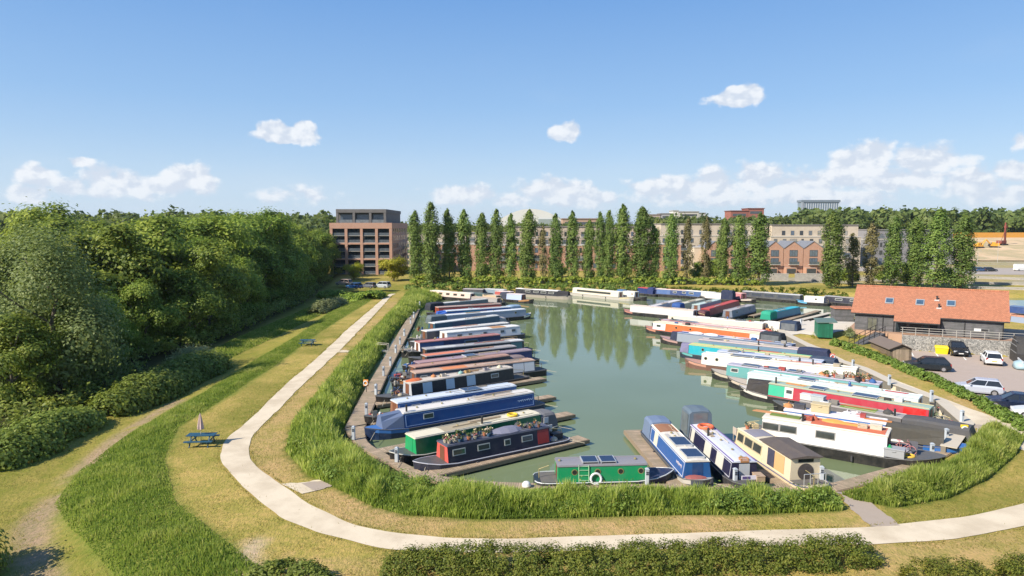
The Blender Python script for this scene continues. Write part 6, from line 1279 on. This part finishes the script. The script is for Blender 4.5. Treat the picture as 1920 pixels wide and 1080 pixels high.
for i in range(4):
    xa, xc = cx_[i]+.86, cx_[i+1]-.01
    for k, z in enumerate((0.2,2.55,5.2,7.4,10.1,12.3)):
        q = MB(); q.box(xa,xc,.25,1.69,z-.02,z+.10); o = q.build('balcony', M_conc, ab); q = MB(); q.box(xa+.02,xc-.02,.27,.31,z+.101,z+1.0); q.build('balustrade', glass((.10,.115,.13), .2), o)
        for a, c in ((xa+.2,xa+1.7),(xa+2.0,xc-.3)): q = MB(); q.box(a,c,1.60,1.69,z+.12,z+2.05); q.build('window', glass((.045,.06,.08), .06), ab)
for y in np.arange(3, 30, 3.6):
    for z in (1,3.4,5.9,8.3,10.8,13.0): q = MB(); q.box(W_+.001,W_+.03,y,y+1.3,z,z+1.6); q.build('window', glass((.03,.035,.04)), ab)
q = MB(); q.box(2.2,W_-2.0,2.2,Dp-3,Hb,Hb+3.6); q.build('penthouse_wall', M_grey, ab); q = MB(); q.box(2.0,W_-1.8,.4,Dp-2.8,Hb+3.2,Hb+4.3); q.build('penthouse_roof', M_grey, ab)
for x in (2.0,7.2,12.4,17.0): q = MB(); q.box(x,x+.75,.45,1.1,Hb,Hb+3.2); q.build('penthouse_pier', M_grey, ab)
for x in (2.8,8.0,13.2): q = MB(); q.box(x+.2,x+3.9,2.1,2.19,Hb+.3,Hb+2.6); q.build('window', glass((.10,.13,.17)), ab); q = MB(); q.box(x,x+4.3,.6,.64,Hb+.02,Hb+1.0); q.build('balustrade', glass((.16,.17,.18), .2), ab)
def block(label, px0, px1, top, Y, mat, rows, cols, Dp=14, wc=(.05,.055,.06), z0=.8, setb=True, group='flats behind the poplars', name='apartment_block', cat='building'):
    xa, xb = at_depth(px0, 500, Y).x, at_depth(px1, 500, Y).x; zt = at_depth((px0+px1)/2, top, Y).z; w = xb-xa; h = zt-z0
    root = empty(name, (xa, Y, z0), 0, label, cat, group); up = h*.30 if setb else 0
    q = MB(); q.box(0,w,0,Dp,-1,h-up); q.build('wall', mat, root); q = MB(); q.box(-.1,w+.1,-.1,Dp+.1,h-up,h-up+.35); q.build('parapet', M_conc, root)
    if setb: q = MB(); q.box(.6,w-.6,1.2,Dp,h-up+.35,h-.3); q.build('top_storey', mat, root); q = MB(); q.box(.4,w-.4,.9,Dp,h-.3,h); q.build('roof', paint((.24,.22,.21), .8), root)
    r = random.Random(px0); n = 0
    for j in range(rows):
        top_ = setb and j == rows-1; zb = (h-up+.75) if top_ else .9+(h-up-.6)*j/max(1, rows-(1 if setb else 0)); yy = 1.2 if top_ else 0; hh = min(1.7, (h-up)/max(1, rows-1)*.62)
        for i in range(cols):
            x = w*(i+.5)/cols; ww = r.choice([.9,1.3,2.6])*min(1, w/cols/3.2)
            if x-ww/2 < .9 or x+ww/2 > w-.9: continue
            q = MB(); q.box(x-ww/2,x+ww/2,yy-.05,yy-.001,zb,zb+hh); o = q.build('window', paint((.08,.08,.085), .5), root); q = MB(); q.box(x-ww/2+.08,x+ww/2-.08,yy-.065,yy-.045,zb+.08,zb+hh-.08); q.build('pane', glass(r.choice([wc, wc, (.15,.16,.17), (.30,.28,.25), (.10,.13,.17)]), .1), o)
            if ww > 2 and j: q = MB(); q.box(x-ww/2-.2,x+ww/2+.2,yy-.9,yy-.06,zb-.2,zb-.05); o = q.build('balcony', M_conc, root); q = MB(); q.box(x-ww/2-.2,x+ww/2+.2,yy-.9,yy-.86,zb-.049,zb+.8); q.build('balustrade', glass((.12,.14,.15), .2), o)
    return root
block('buff brick flats behind the poplars nearest the tall red block', 756, 960, 436, 262, M_buff, 5, 12)
block('buff brick flats in the middle of the row behind the poplars', 962, 1230, 424, 264, masonry((.60,.46,.34), (.50,.38,.28), (.46,.41,.34), 1.0, .24, .08), 5, 15)
block('long buff flats with a set-back top behind the gabled houses', 1236, 1442, 419, 262, M_buff, 5, 12)
block('pale buff flats right of the set-back ones behind the gabled houses', 1444, 1612, 421, 260, M_buff, 5, 10, wc=(.04,.045,.05))
block('grey flats hidden behind the right-hand clump of poplars', 1622, 1790, 430, 275, paint((.25,.24,.25), .8), 4, 9)
block('brick house row between the poplars right of the tall red block', 770, 900, 459, 236, M_brick, 3, 9, 9, setb=False, group='brick houses behind the poplars', name='brick_house', cat='house')
block('second brick house row behind the dense poplars', 905, 1060, 461, 236, M_brick, 3, 10, 9, setb=False, group='brick houses behind the poplars', name='brick_house', cat='house')
block('third brick house row behind the poplars, middle of the row', 1066, 1200, 461, 236, M_brick, 3, 9, 9, setb=False, group='brick houses behind the poplars', name='brick_house', cat='house')
block('orange brick house beside the pale stair tower', 1206, 1276, 459, 234, M_brick, 3, 4, 9, setb=False, group='brick houses behind the poplars', name='brick_house', cat='house')
block('narrow pale rendered tower between two half-bare poplars', 1301, 1318, 465, 226, paint((.60,.50,.38), .85), 2, 1, 6, setb=False, group=None, name='stair_tower', cat='tower')
def house(label, px0, px1, apex, eave, Y=222, Dp=11):
    xa, xb = at_depth(px0, 500, Y).x, at_depth(px1, 500, Y).x; w = xb-xa; za, ze = at_depth(px0, apex, Y).z-.8, at_depth(px0, eave, Y).z-.8
    root = empty('gabled_house', (xa, Y, .8), 0, label, 'house', 'gabled brick houses'); m = w/2
    q = MB(); q.loft([[(0,y,-1),(0,y,ze),(m,y,za),(w,y,ze),(w,y,-1)] for y in (0,Dp)]); q.build('wall', M_brick, root)
    q = MB()
    for s in (0,1):
        e = 0.02 if s == 0 else w-.02; q.loft([[(m,y,za+.02),(e,y,ze+.02),(e,y,ze+.2),(m,y,za+.2)] for y in (-.15,Dp)])
    q.build('roof', M_slate, root)
    for z, hh in ((ze-2.6,2.1),(ze-5.0,1.9)):
        q = MB(); q.box(m-1.3,m+1.3,-.06,-.002,z,z+hh); o = q.build('window', paint((.04,.045,.05), .5), root)
        for a in (-1.2,-.37,.46): q = MB(); q.box(m+a,m+a+.75,-.075,-.055,z+.1,z+hh-.1); q.build('pane', glass((.12,.15,.18)), o)
    q = MB(); q.box(.05,w*.55,-2.2,-.005,-.8,2.0); q.build('porch', M_brick, root); q = MB(); q.box(.3,w*.5,-2.24,-2.205,.1,1.7); q.build('window', glass((.05,.06,.07)), root)
    q = MB(); q.box(m-1.6,m+1.6,-1.0,-.006,ze-5.3,ze-5.12); o = q.build('balcony', M_conc, root); q = MB(); q.box(m-1.6,m+1.6,-1.0,-.96,ze-5.118,ze-4.2); q.build('balustrade', glass((.1,.12,.13), .2), o)
for k, (a, c) in enumerate([(1322,1358),(1360,1396),(1398,1434),(1436,1468),(1469,1505),(1506,1543)]):
    house(f'gabled red brick house with slate roof, {ordw[k]} from the left of the six', a, c, 453, 466)
def lowwall(label, px0, py0, px1, py1, h, mat, th=.4, z=.8):
    a, c = g(px0, py0, z), g(px1, py1, z); d = c-a; L = Vector((d.x,d.y)).length; root = empty('garden_wall', (a.x,a.y,z), math.atan2(d.y,d.x), label, 'wall', 'low walls on the esplanade')
    q = MB(); q.box(0,L,-th/2,th/2,-.5,h); q.build('wall', mat, root); q = MB(); q.box(-.05,L+.05,-th/2-.06,th/2+.06,h,h+.1); q.build('coping', M_conc, root)
M_rub = masonry((.40,.37,.33), (.30,.28,.25), (.33,.31,.28), 1.0, .5, .25)
lowwall('pale stone garden wall below the right gabled houses', 1426, 526, 1478, 527, 2.0, M_rub); lowwall('pale stone garden wall, right of the gap below the gabled houses', 1490, 527, 1546, 528, 2.1, M_rub)
for k, (a, b0, c, d) in enumerate([(1822,522,1960,526),(1812,532,1960,536),(1816,541,1960,545)]): lowwall(f'low beige esplanade wall, {ordw[k]} counted from the road', a, b0, c, d, .5, M_rub, .5)
lowwall('long low retaining wall right of the gabled houses behind the poplars', 1550, 526, 1700, 528, .9, M_rub)
# the hall with the white arched roof, the glass tower and others on the skyline
def at_top(px, py, Y): return at_depth(px, py, Y)
Y = 900; a, c = at_top(938, 415, Y), at_top(1052, 415, Y); zt = at_top(995, 391.5, Y).z; root = empty('arena', ((a.x+c.x)/2, Y, 0), 0, 'white arched roof of a great hall on the skyline', 'hall'); hw = (c.x-a.x)/2
q = MB(); n_ = 14; q.loft([[(-hw+2*hw*i/n_, y, a.z-4+(zt-a.z+4)*math.sin(math.pi*(.08+.84*i/n_))**.8) for i in range(n_+1)]+[(hw,y,-2),(-hw,y,-2)] for y in (0,60)]); q.build('roof', paint((.62,.62,.60), .6), root)
q = MB(); q.box(hw*.25,hw*.9,-2,-.05,0,a.z+3); q.build('annex', paint((.25,.30,.30), .6), root)
Y = 1250; a, c = at_top(1502, 420, Y), at_top(1572, 420, Y); zt = at_top(1500, 375, Y).z; w = c.x-a.x; root = empty('glass_tower', (a.x, Y, 0), 0, 'wide glassy office tower standing above the far trees', 'tower')
q = MB(); q.box(0,w,0,18,0,zt-4); q.build('wall', glass((.16,.21,.27), .25), root); q = MB(); q.box(-1.5,w+1.5,-1.5,19,zt-3.99,zt); q.build('roof', paint((.15,.19,.24), .6), root); q = MB(); q.box(-1.4,2.5,-1.4,-.02,0,zt-4.01); q.build('frame', paint((.3,.34,.4), .6), root)
for k in range(16): x = 4+(w-5)*k/15; q = MB(); q.box(x-.5,x+.5,-.8,-.02,0,zt-6); q.build('mullion', paint((.50,.54,.60), .5), root)
def far_box(label, name, parts, Y, cat='building'):
    x0 = at_top(parts[0][0], 410, Y).x; root = empty(name, (x0, Y, 0), 0, label, cat)
    for (pa_, pb_, tp_, cc, nm) in parts:
        xa, xb = at_top(pa_, 410, Y).x-x0, at_top(pb_, 410, Y).x-x0; zz = at_top(pa_, tp_, Y).z; q = MB(); q.box(xa,xb,0,20,0,zz); q.build(nm, paint(cc, .8), root)
        q = MB(); q.box(xa-.6,xb+.6,-.6,20.6,zz+.01,zz+.8); q.build('roof', paint(tuple(x*.6 for x in cc), .7), root)
        q = MB(); q.box(xa+2,xb-2,-.12,-.005,zz-5,zz-2.5); q.build('window_band', glass((.06,.07,.08)), root)
far_box('red brick building with two flat roof steps on the skyline', 'brick_building', [(1370,1402,396,(.28,.10,.075),'wall'),(1402.5,1432,391.5,(.30,.11,.08),'tall_wall')], 700)
far_box('pale rounded-cornered building on the skyline', 'pale_building', [(1262,1272,395.5,(.62,.60,.56),'wall'),(1272.5,1310,397.5,(.50,.48,.44),'hall_wall'),(1310.5,1323,400,(.42,.42,.40),'end_wall')], 800)
far_box('small grey and brick building left of the pale rounded one', 'small_building', [(1218,1238,403,(.40,.32,.29),'wall'),(1239,1257,401,(.35,.34,.35),'tall_wall')], 800)
far_box('low orange roofed row far between the poplar tops', 'brick_row', [(1055,1130,411,(.42,.28,.20),'wall')], 620)
# building site
hp = [(x_, 418+(x_-150)*.05) for x_ in np.linspace(128, 420, 60)]
hd = empty('hoarding', (0,0,0), 0, 'orange-yellow hoarding along the top of the building site', 'fence')
for i in range(0, 59, 3):
    a, c = Vector((*hp[i],0)), Vector((*hp[i+3 if i+3 < 60 else 59],0)); za, zc = H1(a.x,a.y), H1(c.x,c.y); q = MB(); q.add([(a.x,a.y,za-.5),(c.x,c.y,zc-.5),(c.x,c.y,zc+3.1),(a.x,a.y,za+3.1),(a.x,a.y+.2,za-.5),(c.x,c.y+.2,zc-.5),(c.x,c.y+.2,zc+3.1),(a.x,a.y+.2,za+3.1)], [(0,1,2,3),(7,6,5,4),(3,2,6,7),(0,4,5,1),(0,3,7,4),(1,5,6,2)]); q.build('panel', paint((.62,.30,.05), .8, .3, scale=.4), hd)
def excavator(label, px, Y, rz, c=(.70,.34,.03), s=1.0):
    x = at_depth(px, 460, Y).x; root = empty('excavator', (x, Y, H1(x,Y)), rz, label, 'excavator', 'excavators on the building site'); root.scale = (s,s,s); M = paint(c, .5, .3); K = paint((.03,.03,.03), .8)
    for sy in (-1,1): q = MB(); q.loft([[(xx,sy*1.2-.3,z0),(xx,sy*1.2+.3,z0),(xx,sy*1.2+.3,z1),(xx,sy*1.2-.3,z1)] for xx, z0, z1 in ((-2,.3,.6),(-1.6,0,.9),(1.6,0,.9),(2,.3,.6))]); q.build('track', K, root)
    q = MB(); q.box(-2.2,1.4,-1.35,1.35,1.0,1.9); q.box(-2.2,-.6,-1.3,1.3,1.902,2.5); q.build('body', M, root, bevel=.08); q = MB(); q.box(-.3,1.3,.1,1.3,1.905,3.1); q.build('cab', M, root, bevel=.08); q = MB(); q.box(-.1,1.33,.2,1.2,2.2,2.95); q.build('cab_window', glass(), root)
    q = MB(); q.tube((1.2,-.5,1.6), (3.6,-.5,4.6), .32, .26, 5); q.build('boom', M, root); q = MB(); q.tube((3.6,-.5,4.6), (6.0,-.5,2.4), .24, .18, 5); q.build('dipper', M, root); q = MB(); q.loft([[(5.6,-1.0,2.5),(5.6,0,2.5),(6.3,0,2.4),(6.3,-1.0,2.4)],[(5.3,-1.0,1.3),(5.3,0,1.3),(5.8,0,1.2),(5.8,-1.0,1.2)]]); q.build('bucket', K, root)
excavator('orange excavator reaching left on the building site, nearest the piling rig', 1864, 362, math.pi-.3); excavator('orange excavator reaching right on the building site', 1836, 360, .2); excavator('yellow excavator glimpsed between two poplars', 1781, 352, .3, (.75,.42,.01))
x = at_depth(1879,460,372).x; root = empty('piling_rig', (x,372,H1(x,372)), .4, 'dark red piling rig with a tall mast on the building site', 'piling rig'); Mr = paint((.22,.05,.035), .6)
for sy in (-1,1): q = MB(); q.box(-2.2,2.2,sy*1.4-.4,sy*1.4+.4,0,1.0); q.build('track', paint((.04,.03,.03), .8), root)
q = MB(); q.box(-3,1.4,-1.4,1.4,1.05,2.8); q.build('body', Mr, root, bevel=.1); q = MB(); q.box(1.6,2.1,-.3,.3,.3,12.5); q.build('mast', Mr, root); q = MB(); q.tube((-1,0,2.8), (1.75,0,8), .15); q.build('strut', Mr, root); q = MB(); q.tube((2.5,0,.2), (2.5,0,9.5), .28, n=8); q.build('auger', paint((.1,.06,.05), .8), root); q = MB(); q.box(1.5,2.8,-.5,.5,9.6,10.8); q.build('drive_head', Mr, root)
b = MB(); b.prism([(-8,0),(-5,4),(4,5),(9,1),(6,-3),(-4,-3)], 0, .5)
for k, (px, py, rz, c, kd, lab) in enumerate([(1822,506,.1,(.02,.035,.10),'estate','dark blue car at the roadside right of the poplar clump'),(1838,509,.1,(.05,.10,.20),'hatch','mid blue car beside the dark blue one at the far roadside'),(1856,509,.05,(.03,.035,.04),'estate','near-black car at the end of the far roadside row'),(1917,508,.0,(.68,.68,.66),'van','white van on the far road at the right edge')]):
    car(lab, g(px, py, .8), rz, c, kd, 'cars on the far road' if kd != 'van' else None)
for k, (px, py, rz, c, kd, lab) in enumerate([(716,540,2.75,(.42,.45,.46),'suv','silver-grey car nearest the far end of the path'),(691,540,2.7,(.12,.13,.14),'hatch','dark grey car left of the silver-grey one beyond the path'),(664,541,2.7,(.03,.12,.30),'hatch','blue car under the trees beyond the path end'),(645,535,2.7,(.45,.34,.27),'suv','pale brown car deepest under the trees beyond the path end')]):
    car(lab, g(px, py, .8), rz, c, kd, 'cars parked beyond the path end')
for px, ty, by, lab in [(1832,471,503,'street lamp on the far road, left one of two'),(1870,452,493,'street lamp on the far road, right one of two')]:
    p = g(px, by, .8); zt = at_depth(px, ty, p.y).z; root = empty('street_lamp', p, 0, lab, 'street lamp', 'street lamps on the far road'); q = MB(); q.tube((0,0,0), (0,0,zt-.8), .09, .06); q.build('pole', M_rail, root); q = MB(); q.tube((0,0,zt-.85), (1.0,0,zt-.7), .04); q.build('arm', M_rail, root); q = MB(); q.cbox((1.1,0,zt-.78), .5, .2, .1); q.build('lamp_head', M_rail, root)
nb('blue narrowboat on the channel behind the marina building', (1893,574), (1960,580), bow='R', side=(.03,.06,.18), roof=(.08,.14,.28), vents=(), group='boats behind the marina building')
nb('boat under an orange tarpaulin behind the marina building', (1896,592), (1930,596), bow='R', side=(.25,.3,.4), roof=(.50,.24,.14), canopy=(.5,.24,.14), vents=(), group='boats behind the marina building')
pv = ribbon('road', np.array([(118,236),(126,222),(160,216),(320,214)]), np.array([(110,262),(140,255),(180,250),(320,248)]), paint((.36,.31,.27), .95, .3, scale=.3), dz=.03, n=40)

# ------------------------------------------------------------------ summer haze
hz_ = MB(); hz_.box(-6000, 6000, -600, 12000, -3.0, 90.0)
m = bpy.data.materials.new('haze'); m.use_nodes = True; t = NT(m.node_tree); t.n.clear()
pv_ = t.new('ShaderNodeVolumePrincipled'); pv_.inputs['Color'].default_value = (.80, .88, 1.0, 1); pv_.inputs['Density'].default_value = 0.00006; pv_.inputs['Anisotropy'].default_value = 0.2
ou_ = t.new('ShaderNodeOutputMaterial'); t.l.new(pv_.outputs[0], ou_.inputs['Volume'])
tag(hz_.build('haze', m), kind='stuff')
